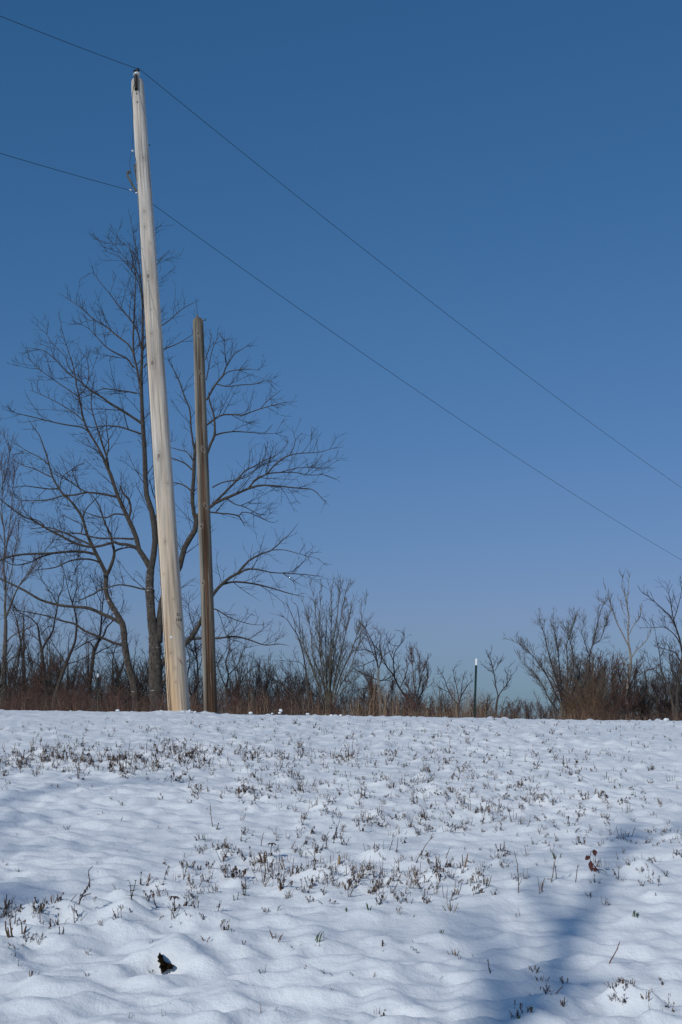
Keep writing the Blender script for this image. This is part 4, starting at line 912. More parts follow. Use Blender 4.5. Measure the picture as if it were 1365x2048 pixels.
T.limb([(413, 912, 3.4), (421, 890, 3.2), (429, 872, 3), (430, 855, 2.6), (428, 830, 2.2), (420, 805, 1.8), (418, 785, 1.4)])
T.limb([(429, 871, 2.4), (445, 866, 2), (470, 863, 1.6), (490, 864, 1.3), (520, 866, 1), (545, 867, .7), (565, 865, .4)], 0.3)
T.limb([(414, 850, 2.4), (430, 838, 2.2), (445, 830, 2.1), (465, 829, 1.9), (485, 830, 1.8), (500, 825, 1.5), (520, 818, 1.3), (545, 811, 1.1), (570, 805, .8), (595, 803, .4)], -0.2)
T.limb([(522, 817, 1.2), (535, 802, 1), (550, 790, .8), (564, 779, .4)])
T.limb([(414, 800, 2.5), (425, 780, 2.4), (434, 766, 2.3), (446, 752, 2), (452, 735, 1.7), (460, 722, 1.4), (470, 708, 1.1), (485, 698, .8), (505, 684, .4)], 0.2)
T.limb([(434, 768, 1.6), (455, 773, 1.4), (480, 770, 1.3), (510, 768, 1.1), (530, 762, .8), (548, 762, .4)])
T.limb([(440, 760, 1.5), (455, 745, 1.3), (475, 740, 1.1), (495, 738, .8), (520, 741, .4)])
T.limb([(390, 905, 2.4), (383, 860, 2.1), (380, 820, 2), (370, 795, 1.8), (360, 765, 1.6), (348, 740, 1.2), (335, 715, .8)])
T.limb([(389, 925, 2), (375, 905, 1.5), (360, 900, 1.2), (342, 895, .9)])
T.limb([(413, 760, 1.6), (418, 735, 1.3), (425, 700, 1), (437, 675, .6), (446, 665, .4)])
T.limb([(411, 720, 1.3), (420, 690, .9), (424, 665, .4)])
T.limb([(386, 985, 2.2), (375, 975, 1.9), (362, 968, 1.7), (345, 965, 1.3)])
T.limb([(385, 940, 2), (372, 928, 1.8), (355, 920, 1.6), (340, 915, 1.2)])
# lower right limb
T.limb([(318, 1335, 6), (335, 1315, 5.5), (352, 1303, 5.2), (373, 1286, 5), (390, 1265, 4.6), (403, 1240, 4.4), (415, 1210, 4), (430, 1184, 3.7), (445, 1168, 3.5), (460, 1155, 3.3), (478, 1146, 3.1), (487, 1132, 2.7), (503, 1118, 2.4), (525, 1107, 2), (545, 1100, 1.7), (560, 1085, 1.3), (578, 1070, .9), (598, 1045, .4)], 0.15)
T.limb([(440, 1170, 2.8), (465, 1164, 2.4), (490, 1165, 2.2), (520, 1170, 2), (550, 1178, 1.6), (580, 1187, 1.2), (610, 1194, .5)])
T.limb([(478, 1148, 2.4), (495, 1138, 2.2), (520, 1140, 1.8), (545, 1145, 1.5), (580, 1147, 1.2), (620, 1150, .9), (650, 1155, .4)], 0.3)
T.limb([(545, 1100, 1.4), (570, 1100, 1.1), (600, 1108, .8), (640, 1118, .4)])
T.limb([(373, 1284, 3), (395, 1276, 2.6), (430, 1277, 2.4), (470, 1273, 2.2), (500, 1280, 1.8), (530, 1290, 1.4), (560, 1288, 1), (580, 1292, .4)])
T.limb([(410, 1225, 2), (430, 1218, 1.8), (460, 1235, 1.3), (500, 1248, .9), (530, 1250, .4)])
T.limb([(322, 1375, 4), (332, 1358, 3.2), (345, 1345, 2.4), (360, 1335, 1.8), (380, 1318, 1)])
T.limb([(306, 1180, 2.6), (285, 1178, 2.2), (260, 1172, 2), (235, 1170, 1.8), (210, 1178, 1.4), (190, 1185, .8)])
T.limb([(312, 1035, 2.6), (318, 1020, 2.2), (312, 1000, 1.8), (306, 985, 1.4), (300, 960, .8)])
build_tree(T, 'bare_tree', 'largest bare dark forked tree, rising behind the two wooden poles', 'tree', (M_CHERRY, M_LIMB, M_TWIG),
           dict(sc=1.0, dens=0.95, up=0.25, rmin=0.0036, taper=0.75, l1=(0.25, 1.3), wig=0.055))

# --- the slender leaning tree to its left
T = Traced(30.6, 33)
T.limb([(274, 1440, 7.6), (272, 1410, 7.2), (267, 1365, 7), (257, 1330, 6.7), (250, 1290, 6.5), (247, 1255, 6.3), (240, 1238, 6), (228, 1218, 5.4), (218, 1200, 5), (212, 1180, 4.8), (213, 1147, 4.8)], 0, 'trunk')
T.limb([(213, 1150, 4.5), (204, 1130, 4.2), (192, 1106, 3.9), (182, 1085, 3.6), (175, 1070, 3.2), (166, 1038, 3), (152, 1015, 2.8), (138, 998, 2.6), (126, 988, 2.5), (118, 976, 2.4), (108, 960, 2.2), (100, 935, 2), (95, 915, 1.8), (88, 895, 1.6), (80, 872, 1.3), (70, 858, 1), (55, 835, .5)], 0.1)
T.limb([(214, 1150, 4), (220, 1138, 3.8), (227, 1118, 3.5), (229, 1103, 3.2), (225, 1085, 2.6), (222, 1070, 2.4), (210, 1045, 2.1), (200, 1015, 1.8), (192, 1000, 1.5), (180, 985, .8)])
T.limb([(229, 1103, 2.6), (240, 1098, 2.2), (260, 1095, 1.6), (280, 1100, 1)])
T.limb([(195, 1110, 3.3), (180, 1106, 3.1), (160, 1103, 3), (130, 1104, 2.8), (100, 1107, 2.8), (60, 1108, 2.6), (25, 1112, 2.3), (-10, 1125, 1.9)], -0.3)
T.limb([(110, 1106, 2), (80, 1115, 1.8), (60, 1125, 1.6), (30, 1130, 1.4), (5, 1120, .9)])
T.limb([(243, 1247, 4.2), (228, 1238, 3.9), (205, 1228, 3.7), (180, 1217, 3.5), (155, 1214, 3.3), (128, 1212, 3.1), (105, 1207, 3), (80, 1199, 2.8), (55, 1184, 2.6), (40, 1176, 2.4), (15, 1164, 2.1), (-15, 1150, 1.6)], 0.25)
T.limb([(249, 1290, 3.2), (230, 1287, 3), (215, 1280, 2.9), (195, 1272, 2.8), (170, 1262, 2.7), (150, 1248, 2.4), (125, 1242, 2.1), (95, 1232, 1.8), (60, 1225, 1.4), (30, 1220, .9)], -0.2)
T.limb([(205, 1130, 2.6), (193, 1122, 2.3), (170, 1118, 2.2), (140, 1122, 1.9), (110, 1135, 1.5), (70, 1140, 1)])
T.limb([(186, 1092, 2.6), (172, 1085, 2.4), (150, 1075, 2.1), (120, 1062, 1.8), (95, 1055, 1.5), (60, 1058, 1)])
T.limb([(214, 1178, 2.4), (200, 1180, 2.2), (188, 1188, 2), (170, 1196, 1.6), (150, 1206, 1)])
T.limb([(118, 977, 1.9), (100, 978, 1.7), (75, 975, 1.5), (50, 972, 1.1), (25, 975, .6)])
T.limb([(106, 955, 1.7), (90, 948, 1.5), (70, 938, 1.3), (45, 930, 1), (20, 915, .5)])
T.limb([(98, 930, 1.6), (80, 915, 1.3), (60, 905, 1), (35, 890, .6), (20, 880, .3)])
T.limb([(120, 980, 1.6), (125, 955, 1.3), (150, 935, 1), (170, 925, .7)])
T.limb([(166, 1040, 1.8), (172, 1020, 1.5), (185, 1005, 1.2), (200, 990, .7)])
T.limb([(163, 1066, 1.6), (164, 1050, 1.4), (150, 1042, 1.2), (125, 1030, .9)])
build_tree(T, 'bare_tree', 'slender bare tree with a pale curving trunk leaning left, left of the big forked tree', 'tree', (M_CHERRY, M_LIMB, M_TWIG),
           dict(sc=1.0, dens=0.9, up=0.22, rmin=0.0036, taper=0.75, l1=(0.25, 1.15), wig=0.055))

# --- three dark lower trees on the left
def quick(label, Y, seed, limbs, mats=(M_LIMB, M_TWIG, M_TWIG), name='bare_tree', cat='tree', group=None, **fol):
    T = Traced(Y, seed, 0.72)
    for k, l in enumerate(limbs):
        T.limb(l, None if k else 0, 'trunk' if k == 0 else 'limb')
    f = dict(sc=0.9, dens=1.3, up=0.25, rmin=0.0036, l1=(0.2, 1.0), wig=0.085); f.update(fol)
    return build_tree(T, name, label, cat, mats, f, group)
quick('dark crooked tree forking low in a Y, left brush', 32, 41, [
    [(97, 1440, 7), (94, 1400, 6.5), (90, 1360, 5.8), (86, 1330, 5), (84, 1296, 4.4)],
    [(84, 1300, 3.6), (80, 1280, 3.4), (78, 1265, 3.2), (75, 1250, 2.6), (60, 1235, 1.8), (40, 1225, 1.2), (20, 1215, .6)],
    [(84, 1300, 3.8), (95, 1280, 3.2), (106, 1262, 2.8), (110, 1240, 2.5), (115, 1215, 2.2), (119, 1190, 1.8), (126, 1175, 1.4), (128, 1150, .8)],
    [(116, 1212, 1.8), (108, 1195, 1.5), (95, 1175, 1.2), (80, 1150, .8), (75, 1120, .4)],
    [(82, 1270, 2), (95, 1255, 1.4), (110, 1250, .8)], [(88, 1340, 2), (70, 1325, 1.6), (50, 1315, 1.2), (25, 1315, .6)]])
quick('dark trunk leaning strongly right between two upright trees in the left brush', 31.5, 42, [
    [(104, 1440, 8), (108, 1405, 6.5), (116, 1375, 5.4), (126, 1345, 5), (133, 1325, 4.6)],
    [(133, 1326, 4.4), (142, 1305, 4), (150, 1285, 3.6), (153, 1262, 3.2), (153, 1238, 2.8), (148, 1215, 2.3), (143, 1200, 2), (138, 1185, 1.5), (130, 1150, 1), (120, 1120, .5)],
    [(145, 1210, 2), (150, 1190, 1.6), (155, 1170, 1.3), (152, 1140, .9), (158, 1110, .5)],
    [(130, 1325, 2.2), (120, 1308, 1.8), (108, 1290, 1.4), (100, 1275, .8)], [(150, 1300, 2.2), (165, 1290, 2), (185, 1280, 1.5), (205, 1275, .8)],
    [(135, 1328, 2.2), (155, 1322, 1.6), (175, 1312, 1), (195, 1300, .5)]])
quick('dark straight tree with a dense upper fork beside the left fence post', 32.4, 43, [
    [(172, 1440, 6.5), (176, 1400, 5.6), (180, 1365, 5.2), (185, 1330, 5), (188, 1305, 4.8), (196, 1286, 4.4)],
    [(194, 1292, 4), (200, 1272, 3.4), (203, 1245, 2.8), (205, 1215, 2.2), (207, 1190, 1.8), (203, 1170, 1.2), (208, 1150, .6)],
    [(197, 1284, 3.6), (208, 1270, 3), (214, 1255, 2.4), (228, 1240, 1.8), (240, 1225, 1.2), (250, 1200, .6)],
    [(190, 1300, 2.6), (180, 1285, 2), (165, 1290, 1.5), (150, 1300, .8)], [(188, 1310, 2.4), (205, 1300, 1.8), (225, 1290, 1.2), (240, 1270, .6)],
    [(206, 1210, 1.6), (196, 1190, 1.3), (190, 1170, 1), (180, 1150, .5)], [(203, 1250, 1.8), (215, 1230, 1.3), (222, 1200, .9), (226, 1170, .4)]])
quick('grey upright tree at the very left edge with a fine reddish grey crown', 34, 44, [
    [(6, 1440, 10), (8, 1400, 9), (8, 1360, 8), (9, 1320, 6.4), (11, 1280, 5.6), (12, 1240, 4.8)],
    [(12, 1245, 4.4), (10, 1215, 3.8), (12, 1180, 3.2), (8, 1140, 2.6), (10, 1080, 2.2), (4, 1020, 1.7), (6, 960, 1.2), (-2, 900, .8), (4, 850, .4)],
    [(12, 1235, 3.6), (22, 1210, 3), (34, 1180, 2.6), (50, 1155, 2.2), (75, 1125, 1.7), (95, 1095, 1.1), (110, 1080, .6)],
    [(10, 1120, 2), (18, 1060, 1.6), (24, 1010, 1.3), (28, 960, .9), (30, 930, .5)],
    [(6, 1050, 1.8), (-4, 1000, 1.4), (-12, 950, 1), (-14, 880, .5)], [(12, 1190, 2), (24, 1140, 1.7), (30, 1100, 1.3), (38, 1060, .9), (36, 1020, .5)],
    [(9, 1290, 2.6), (25, 1272, 2.2), (45, 1262, 1.6), (70, 1250, .9)], [(10, 1330, 2.6), (28, 1315, 2), (50, 1310, 1.4), (75, 1320, .8)], [(4, 980, 1.2), (14, 940, 1), (20, 900, .7), (14, 870, .4)],
    [(5, 1080, 1.8), (-15, 1040, 1.4), (-30, 980, 1)]],
    mats=(M_GREYTWIG, M_GREYTWIG, M_TWIGRED), up=0.6, dens=1.15, ang=(20, 45), l1=(0.3, 1.2))
quick('dark shrubby tree seen in the gap between the two poles', 30.8, 45, [
    [(384, 1440, 7), (386, 1410, 6), (388, 1385, 5)],
    [(388, 1390, 4), (396, 1365, 3.2), (396, 1340, 2.7), (394, 1315, 2.3), (390, 1290, 1.8), (388, 1260, 1.4), (380, 1230, .9), (376, 1200, .4)],
    [(386, 1395, 3.4), (378, 1378, 2.6), (376, 1350, 2), (380, 1320, 1.4), (372, 1290, .8)], [(396, 1345, 2), (404, 1320, 1.6), (408, 1290, 1.2), (404, 1250, .6)],
    [(394, 1370, 2), (410, 1350, 1.6), (430, 1335, 1.2), (445, 1310, .7)], [(395, 1320, 1.5), (384, 1300, 1.1), (374, 1270, .6)]])
quick('dark crooked shrub just right of the old weathered pole', 31.2, 46, [
    [(455, 1440, 4.5), (454, 1405, 4), (452, 1375, 3.4)],
    [(452, 1380, 3), (457, 1350, 2.6), (452, 1325, 2.2), (460, 1295, 1.6), (458, 1265, 1)], [(452, 1375, 2.4), (440, 1345, 1.8), (434, 1320, 1.3), (440, 1295, .7)],
    [(457, 1350, 2), (475, 1330, 1.6), (485, 1305, 1.2), (500, 1285, .6)], [(453, 1395, 2.2), (475, 1375, 1.7), (492, 1350, 1.2), (515, 1330, .6)]])
quick('thin sapling leaning left of the broad vase shaped tree', 31, 47, [
    [(620, 1445, 3.2), (618, 1400, 3), (615, 1370, 2.7), (611, 1330, 2.4)],
    [(611, 1332, 2.2), (605, 1300, 2), (595, 1270, 1.8), (585, 1255, 1.4), (575, 1240, 1), (560, 1228, .5)], [(601, 1290, 1.4), (600, 1250, 1.1), (595, 1215, .8), (590, 1205, .4)],
    [(593, 1268, 1.2), (588, 1240, 1), (578, 1215, .7), (570, 1200, .4)], [(612, 1340, 1.5), (600, 1325, 1.1), (575, 1322, .7), (555, 1320, .4)], [(615, 1375, 1.5), (604, 1355, 1.1), (596, 1330, .8), (590, 1310, .4)]], dens=0.6, up=0.6, l1=(0.15, .6))
quick('leaning dark branchy sapling slanting up left, in the brush right of the old pole', 30.5, 48, [
    [(604, 1445, 2.6), (596, 1410, 2.3), (585, 1390, 2.1), (565, 1370, 1.9)],
    [(566, 1371, 1.8), (550, 1360, 1.6), (530, 1345, 1.2), (515, 1325, .8), (505, 1310, .4)], [(565, 1370, 1.4), (550, 1345, 1), (545, 1320, .6)], [(596, 1410, 1.5), (606, 1385, 1.2), (612, 1365, .8)]], dens=0.6, l1=(0.15, .6))
quick('white barked birch with a fuzzy reddish crown right of the vase shaped tree', 31, 49, [
    [(761, 1450, 4.2), (761, 1415, 4), (759, 1390, 3.6), (757, 1360, 3.2), (757, 1335, 2.8)],
    [(757, 1338, 2.6), (752, 1310, 2.2), (748, 1290, 1.8), (738, 1270, 1.3), (728, 1250, .7)], [(757, 1340, 2.2), (764, 1315, 1.8), (760, 1290, 1.4), (763, 1265, .7)],
    [(756, 1360, 2), (738, 1352, 1.7), (722, 1345, 1.3), (705, 1335, .7)], [(758, 1362, 2), (775, 1358, 1.6), (790, 1345, 1.2), (800, 1330, .6)], [(758, 1380, 1.8), (740, 1376, 1.3), (720, 1378, .7)], [(752, 1310, 1.8), (735, 1300, 1.4), (715, 1300, .9), (705, 1290, .4)],
    [(757, 1330, 1.8), (744, 1300, 1.4), (733, 1265, .9), (724, 1245, .4)], [(750, 1320, 1.5), (728, 1330, 1), (708, 1335, .5)]],
    mats=(M_PALE, M_TWIG, M_TWIGRED), sc=0.55, dens=1.1, l1=(0.3, 1.1), up=0.4, ang=(30, 70))
quick('dark tree arching from the lower right up to the left beside the birch', 31.6, 50, [
    [(868, 1450, 5), (864, 1425, 4.6), (850, 1418, 4.2), (835, 1412, 3.8), (820, 1400, 3.6), (805, 1385, 3.4)],
    [(806, 1386, 3.2), (796, 1370, 2.8), (787, 1350, 2.5), (775, 1335, 2.2), (765, 1315, 1.8), (757, 1300, 1.2), (745, 1285, .6)],
    [(790, 1352, 2.2), (787, 1325, 1.9), (790, 1305, 1.6), (800, 1290, 1.3), (808, 1280, 1), (808, 1262, .5)], [(789, 1325, 1.7), (778, 1300, 1.3), (775, 1280, .7)], [(800, 1378, 1.9), (812, 1350, 1.4), (818, 1325, .8)],
    [(800, 1292, 1.3), (785, 1290, 1), (772, 1278, .5)]], mats=(M_TWIGRED, M_TWIG, M_TWIG), sc=0.55, dens=0.9, l1=(0.3, 1.0))
quick('small reddish bushy tree with a rounded top left of the green fence post', 31.4, 51, [
    [(836, 1450, 3.2), (836, 1420, 3), (834, 1395, 2.6)],
    [(834, 1397, 2.2), (828, 1365, 1.8), (826, 1335, 1.4), (822, 1310, .9), (826, 1292, .4)], [(834, 1397, 2.1), (840, 1365, 1.8), (840, 1335, 1.4), (838, 1310, .9), (834, 1295, .4)],
    [(835, 1400, 1.9), (850, 1375, 1.5), (856, 1350, 1.1), (853, 1325, .5)], [(834, 1400, 1.8), (818, 1380, 1.4), (812, 1350, 1), (816, 1325, .5)], [(840, 1360, 1.3), (848, 1335, 1), (848, 1312, .5)]],
    mats=(M_GREYTWIG, M_TWIGRED, M_TWIGRED), sc=0.5, dens=1.25, l1=(0.3, 0.9), up=0.7, ang=(20, 50))
quick('low dark twisted shrub immediately left of the green fence post', 30.5, 52, [
    [(914, 1452, 4), (917, 1425, 3.4), (918, 1405, 2.8)],
    [(918, 1408, 2.4), (924, 1390, 2), (935, 1372, 1.5), (945, 1360, .7)], [(917, 1410, 2.2), (905, 1395, 1.9), (895, 1375, 1.6), (888, 1355, 1.1), (875, 1335, .5)], [(918, 1400, 1.8), (914, 1375, 1.4), (908, 1350, .8), (905, 1335, .4)],
    [(922, 1395, 1.6), (925, 1365, 1.1), (930, 1345, .5)], [(900, 1385, 1.4), (885, 1378, 1), (868, 1365, .5)]], sc=0.5, dens=0.8, l1=(0.2, 0.8))
quick('small open dark sapling immediately right of the green fence post', 29, 53, [
    [(991, 1452, 3.2), (992, 1430, 2.9), (994, 1405, 2.5), (997, 1392, 2.3)],
    [(997, 1393, 2.1), (992, 1372, 1.8), (989, 1350, 1.6), (986, 1335, 1.3), (980, 1318, 1), (971, 1300, .4)], [(997, 1393, 1.9), (1005, 1380, 1.6), (1015, 1368, 1.3), (1023, 1352, 1), (1036, 1337, .4)],
    [(988, 1345, 1.4), (978, 1340, 1.1), (968, 1332, .8), (962, 1328, .4)], [(990, 1342, 1.1), (997, 1330, .9), (1003, 1320, .6), (1008, 1305, .3)], [(1014, 1370, 1.1), (1016, 1350, .8), (1018, 1332, .4)], [(986, 1335, 1), (982, 1315, .7), (984, 1298, .3)]],
    sc=0.42, dens=0.85, l1=(0.2, 0.7), up=0.5)
quick('low shrub with a long branch drooping right beside the open sapling', 28.6, 54, [
    [(998, 1452, 2.2), (1003, 1430, 1.9), (1008, 1416, 1.6)], [(1008, 1418, 1.4), (1020, 1410, 1.1), (1032, 1402, .7), (1045, 1400, .3)], [(1003, 1425, 1.2), (1010, 1400, .9), (1015, 1392, .4)]], sc=0.4, dens=0.6, l1=(0.15, 0.5))
# multi-stemmed clump right of the gap
T = Traced(31.0, 60, 0.62); mp = m_per_px(1400, 31)
T.limb([(1128, 1455, 5), (1126, 1425, 4.6), (1122, 1405, 4.2)], 0, 'trunk')
for pts in ([(1122, 1408, 3.2), (1108, 1380, 2.8), (1096, 1355, 2.5), (1080, 1330, 2.2), (1064, 1310, 1.7), (1050, 1298, 1.2), (1032, 1283, .5)],
            [(1118, 1425, 2.6), (1100, 1400, 2.2), (1085, 1370, 1.9), (1068, 1345, 1.5), (1050, 1328, 1.1), (1038, 1315, .4)],
            [(1124, 1405, 3.2), (1116, 1370, 2.8), (1104, 1330, 2.5), (1096, 1300, 2), (1090, 1270, 1.5), (1082, 1250, .8), (1078, 1238, .4)],
            [(1124, 1402, 3), (1122, 1360, 2.6), (1118, 1320, 2.3), (1114, 1285, 1.8), (1108, 1260, 1.3), (1100, 1240, .5)],
            [(1126, 1410, 3), (1134, 1370, 2.6), (1136, 1330, 2.3), (1134, 1290, 1.9), (1144, 1260, 1.4), (1152, 1228, .5)],
            [(1130, 1420, 3), (1148, 1380, 2.7), (1160, 1345, 2.3), (1150, 1330, 2), (1144, 1310, 1.6), (1148, 1290, 1)],
            [(1136, 1420, 2.8), (1160, 1385, 2.6), (1178, 1345, 2.4), (1180, 1310, 2.2), (1188, 1280, 2), (1196, 1245, 1.7), (1202, 1220, 1.2), (1210, 1205, .5)],
            [(1180, 1315, 1.8), (1172, 1290, 1.5), (1164, 1265, 1.1), (1168, 1245, .5)], [(1186, 1290, 1.8), (1200, 1280, 1.4), (1210, 1255, 1), (1216, 1238, .4)],
            [(1130, 1415, 2.6), (1142, 1360, 2.2), (1148, 1320, 1.8), (1140, 1280, 1.4), (1128, 1250, .8), (1126, 1242, .4)]):
    T.limb(pts)
build_tree(T, 'bare_tree', 'wide clump of many slanting dark stems on the right, its lowest stem reaching far left', 'tree', (M_OLIVE, M_TWIG, M_GREYTWIG), dict(sc=0.6, dens=1.35, up=0.35, rmin=0.0034, l1=(0.3, 1.2), wig=0.05, ang=(12, 34)))
quick('pale grey poplar rising tallest on the right with a thin upright crown', 33, 61, [
    [(1258, 1455, 5), (1256, 1425, 4.6), (1255, 1390, 4.4), (1259, 1350, 4), (1262, 1320, 3.6), (1258, 1290, 3.2)],
    [(1258, 1292, 3), (1256, 1260, 2.6), (1258, 1235, 2.3), (1254, 1210, 1.9), (1256, 1185, 1.4), (1258, 1165, .8), (1259, 1148, .4)],
    [(1256, 1290, 2.6), (1244, 1265, 2.3), (1234, 1245, 2), (1225, 1220, 1.7), (1220, 1200, 1.3), (1212, 1180, .9), (1207, 1165, .4)],
    [(1254, 1205, 1.6), (1248, 1185, 1.2), (1245, 1168, .8), (1246, 1152, .4)], [(1262, 1318, 2.4), (1272, 1302, 2), (1285, 1290, 1.7), (1297, 1275, 1.3), (1305, 1255, .5)],
    [(1258, 1270, 1.8), (1268, 1250, 1.5), (1280, 1235, 1.1), (1284, 1205, .5)], [(1226, 1222, 1.4), (1215, 1210, 1.1), (1198, 1200, .8), (1190, 1182, .4)], [(1256, 1235, 1.5), (1248, 1225, 1.2), (1242, 1205, .9), (1236, 1195, .4)],
    [(1260, 1340, 1.8), (1250, 1325, 1.4), (1238, 1310, 1), (1228, 1295, .5)]],
    mats=(M_PALE, M_PALE, M_GREYTWIG), sc=0.5, dens=0.7, up=0.9, ang=(18, 42), l1=(0.2, 0.8))
quick('dark bare tree cut by the right edge, crown leaning left', 31.5, 62, [
    [(1352, 1455, 5), (1354, 1420, 4.6), (1356, 1380, 4.3), (1362, 1340, 4), (1366, 1310, 3.6)],
    [(1366, 1312, 3.2), (1360, 1280, 2.8), (1352, 1255, 2.5), (1342, 1235, 2.2), (1330, 1222, 1.8), (1315, 1208, 1.4), (1300, 1195, 1), (1282, 1183, .5)],
    [(1354, 1260, 2.2), (1346, 1232, 1.9), (1342, 1205, 1.6), (1338, 1185, 1.1), (1345, 1168, .5)], [(1362, 1290, 2.2), (1350, 1270, 1.9), (1330, 1255, 1.5), (1310, 1255, 1), (1280, 1256, .5)],
    [(1348, 1240, 1.8), (1356, 1215, 1.4), (1362, 1190, .9), (1366, 1170, .5)], [(1366, 1330, 2.8), (1350, 1305, 2), (1335, 1300, 1.4), (1310, 1290, .6)], [(1366, 1312, 2.8), (1378, 1270, 2.4), (1382, 1230, 1.8), (1376, 1190, 1)]],
    sc=0.7, dens=0.9, l1=(0.2, 0.9), up=0.4)
quick('thin dark tree with a bent stem between the poplar and the right edge', 30.5, 63, [
    [(1349, 1455, 3.4), (1348, 1425, 3.1), (1344, 1400, 2.8), (1337, 1375, 2.5), (1330, 1355, 2.3)],
    [(1330, 1357, 2.1), (1322, 1335, 1.9), (1320, 1310, 1.7), (1316, 1290, 1.4), (1312, 1270, .8), (1310, 1255, .4)], [(1330, 1360, 1.5), (1315, 1345, 1.2), (1300, 1330, .9), (1295, 1305, .5)],
    [(1345, 1405, 1.8), (1352, 1375, 1.5), (1356, 1345, 1.2), (1362, 1320, .7)], [(1320, 1315, 1.3), (1330, 1295, 1), (1334, 1275, .5)]], sc=0.55, dens=0.8, l1=(0.2, .8))
# broad vase-shaped tree of many upright stems
T = Traced(30.5, 65, 0.62)
T.limb([(657, 1455, 13), (658, 1430, 11.5), (658, 1400, 10), (659, 1380, 8)], 0, 'trunk')
r9 = np.random.RandomState(66)
for x0, y0, x1, y1, x2, y2, w in ((658, 1400, 664, 1300, 682, 1150, 3.6), (652, 1405, 640, 1300, 644, 1172, 2.8), (660, 1398, 662, 1290, 663, 1165, 3), (655, 1405, 626, 1310, 612, 1215, 2.8), (650, 1410, 625, 1340, 588, 1240, 2.4),
                                  (664, 1400, 684, 1300, 706, 1195, 3), (668, 1400, 700, 1310, 733, 1203, 2.8), (648, 1415, 632, 1360, 606, 1290, 2), (668, 1408, 700, 1340, 724, 1270, 2.2), (656, 1400, 640, 1280, 627, 1185, 2.6),
                                  (660, 1395, 672, 1290, 694, 1172, 2.6), (664, 1405, 680, 1330, 690, 1250, 2), (655, 1400, 652, 1300, 655, 1210, 2.4), (668, 1412, 695, 1372, 735, 1340, 2)):
    T.limb([(x0, y0, w), ((x0 + x1) / 2 - (x1 - x0) * .12, (y0 + y1) / 2, w * .85), (x1, y1, w * .68), ((x1 + x2) / 2 + r9.normal() * 2, (y1 + y2) / 2, w * .42), (x2, y2, .35)], r9.uniform(-.4, .4))
build_tree(T, 'bare_tree', 'broad vase shaped tree of many upright grey stems, standing left of centre', 'tree', (M_OLIVE, M_OLIVE, M_GREYTWIG), dict(sc=0.62, dens=1.2, up=0.4, rmin=0.0034, l1=(0.3, 1.1), wig=0.045, ang=(12, 32)))

# --- saplings of the thicket, copied from a few
def bush(seed, h, spread, nst, mats, sc, up=0.6, lean=0.0, leaves=0, lev=2, rst=0.018):
    r = np.random.RandomState(seed); Ps, Rs = [], []
    for k in range(nst):
        a = r.rand() * 6.28; rr = spread * math.sqrt(r.rand()) * (0.4 + 0.6 * r.rand()); H = h * r.uniform(0.55, 1.0) * (1 - 0.2 * rr / max(spread, .01))
        b = np.array([math.cos(a) * 0.05, math.sin(a) * 0.05, -0.15]); e = np.array([math.cos(a) * rr + lean * H, math.sin(a) * rr, H])
        m = (b + e) / 2 + np.array([-math.cos(a) * rr * 0.18, -math.sin(a) * rr * 0.18, 0]) + r.normal(size=3) * 0.05
        q = resample([b, b * .6 + m * .4 + r.normal(size=3) * .03, m, m * .4 + e * .6 + r.normal(size=3) * .05, e], 16); Ps.append(q); Rs.append(np.linspace(rst * h / 2.2, 0.003, 16) * r.uniform(0.6, 1.2))
    P = np.stack(Ps); R = np.stack(Rs)
    st = Tubes(); st.add(P, R, (0.1,) * 3); tw = Tubes()
    fl = foliate(r, P, R, sc=sc, dens=0.85, up=up * 0.5, rmin=0.0034, l1=(0.35, 1.5), wig=0.04, levels=lev, ang=(16, 42))
    for Q, RR in fl: tw.add(Q, RR, (0.1,) * 3)
    e = empty('bare_shrub'); st.build('stems', mats[0], e, 6); tw.build('twigs', mats[1], e, 3)
    if leaves:
        lf = Tubes(); Q = fl[-1][0]
        for k in r.randint(0, len(Q), leaves): leaf(lf, Q[k, -1], r.normal(size=3) - np.array([0, 0, .5]), 0.05, 0.03, RED[r.randint(3)] if r.rand() < .6 else BROWN[2], 1)
        lf.build('dry_leaves', M_LEAF, e, 3)
    return e
PB = [bush(201, 2.4, 0.7, 7, (M_LIMB, M_TWIG), 0.55), bush(202, 2.0, 0.9, 9, (M_TWIG, M_TWIGRED), 0.5, 0.7, 0, 60), bush(203, 2.7, 0.6, 5, (M_GREYTWIG, M_GREYTWIG), 0.5, 1.0),
      bush(204, 1.7, 0.8, 9, (M_TWIG, M_TWIGRED), 0.45, 0.5, 0, 40), bush(205, 2.5, 0.9, 7, (M_LIMB, M_TWIG), 0.6, 0.5, 0.1), bush(206, 2.2, 0.5, 6, (M_OLIVE, M_GREYTWIG), 0.5, 1.0, 0, 30)]
PB += [bush(301, 4.6, 1.1, 3, (M_LIMB, M_TWIG), 0.95, 0.4, 0.05, 0, 3, 0.03), bush(302, 4.8, 1.3, 4, (M_CHERRY, M_TWIG), 0.9, 0.4, -0.08, 0, 3, 0.028), bush(303, 4.4, 0.8, 2, (M_LIMB, M_TWIGRED), 0.85, 0.6, 0.04, 0, 3, 0.03)]
BL = [('bare dark sapling in the thicket along the crest', 'dark saplings in the thicket'), ('reddish twiggy shrub in the thicket along the crest', 'reddish shrubs in the thicket'), ('grey upright sapling in the thicket along the crest', 'grey saplings in the thicket'), ('taller thin dark bare tree in the tangle along the crest', 'taller bare trees in the tangle')]
BK = [0, 1, 2, 1, 0, 2, 3, 3, 3]
usedb = set()
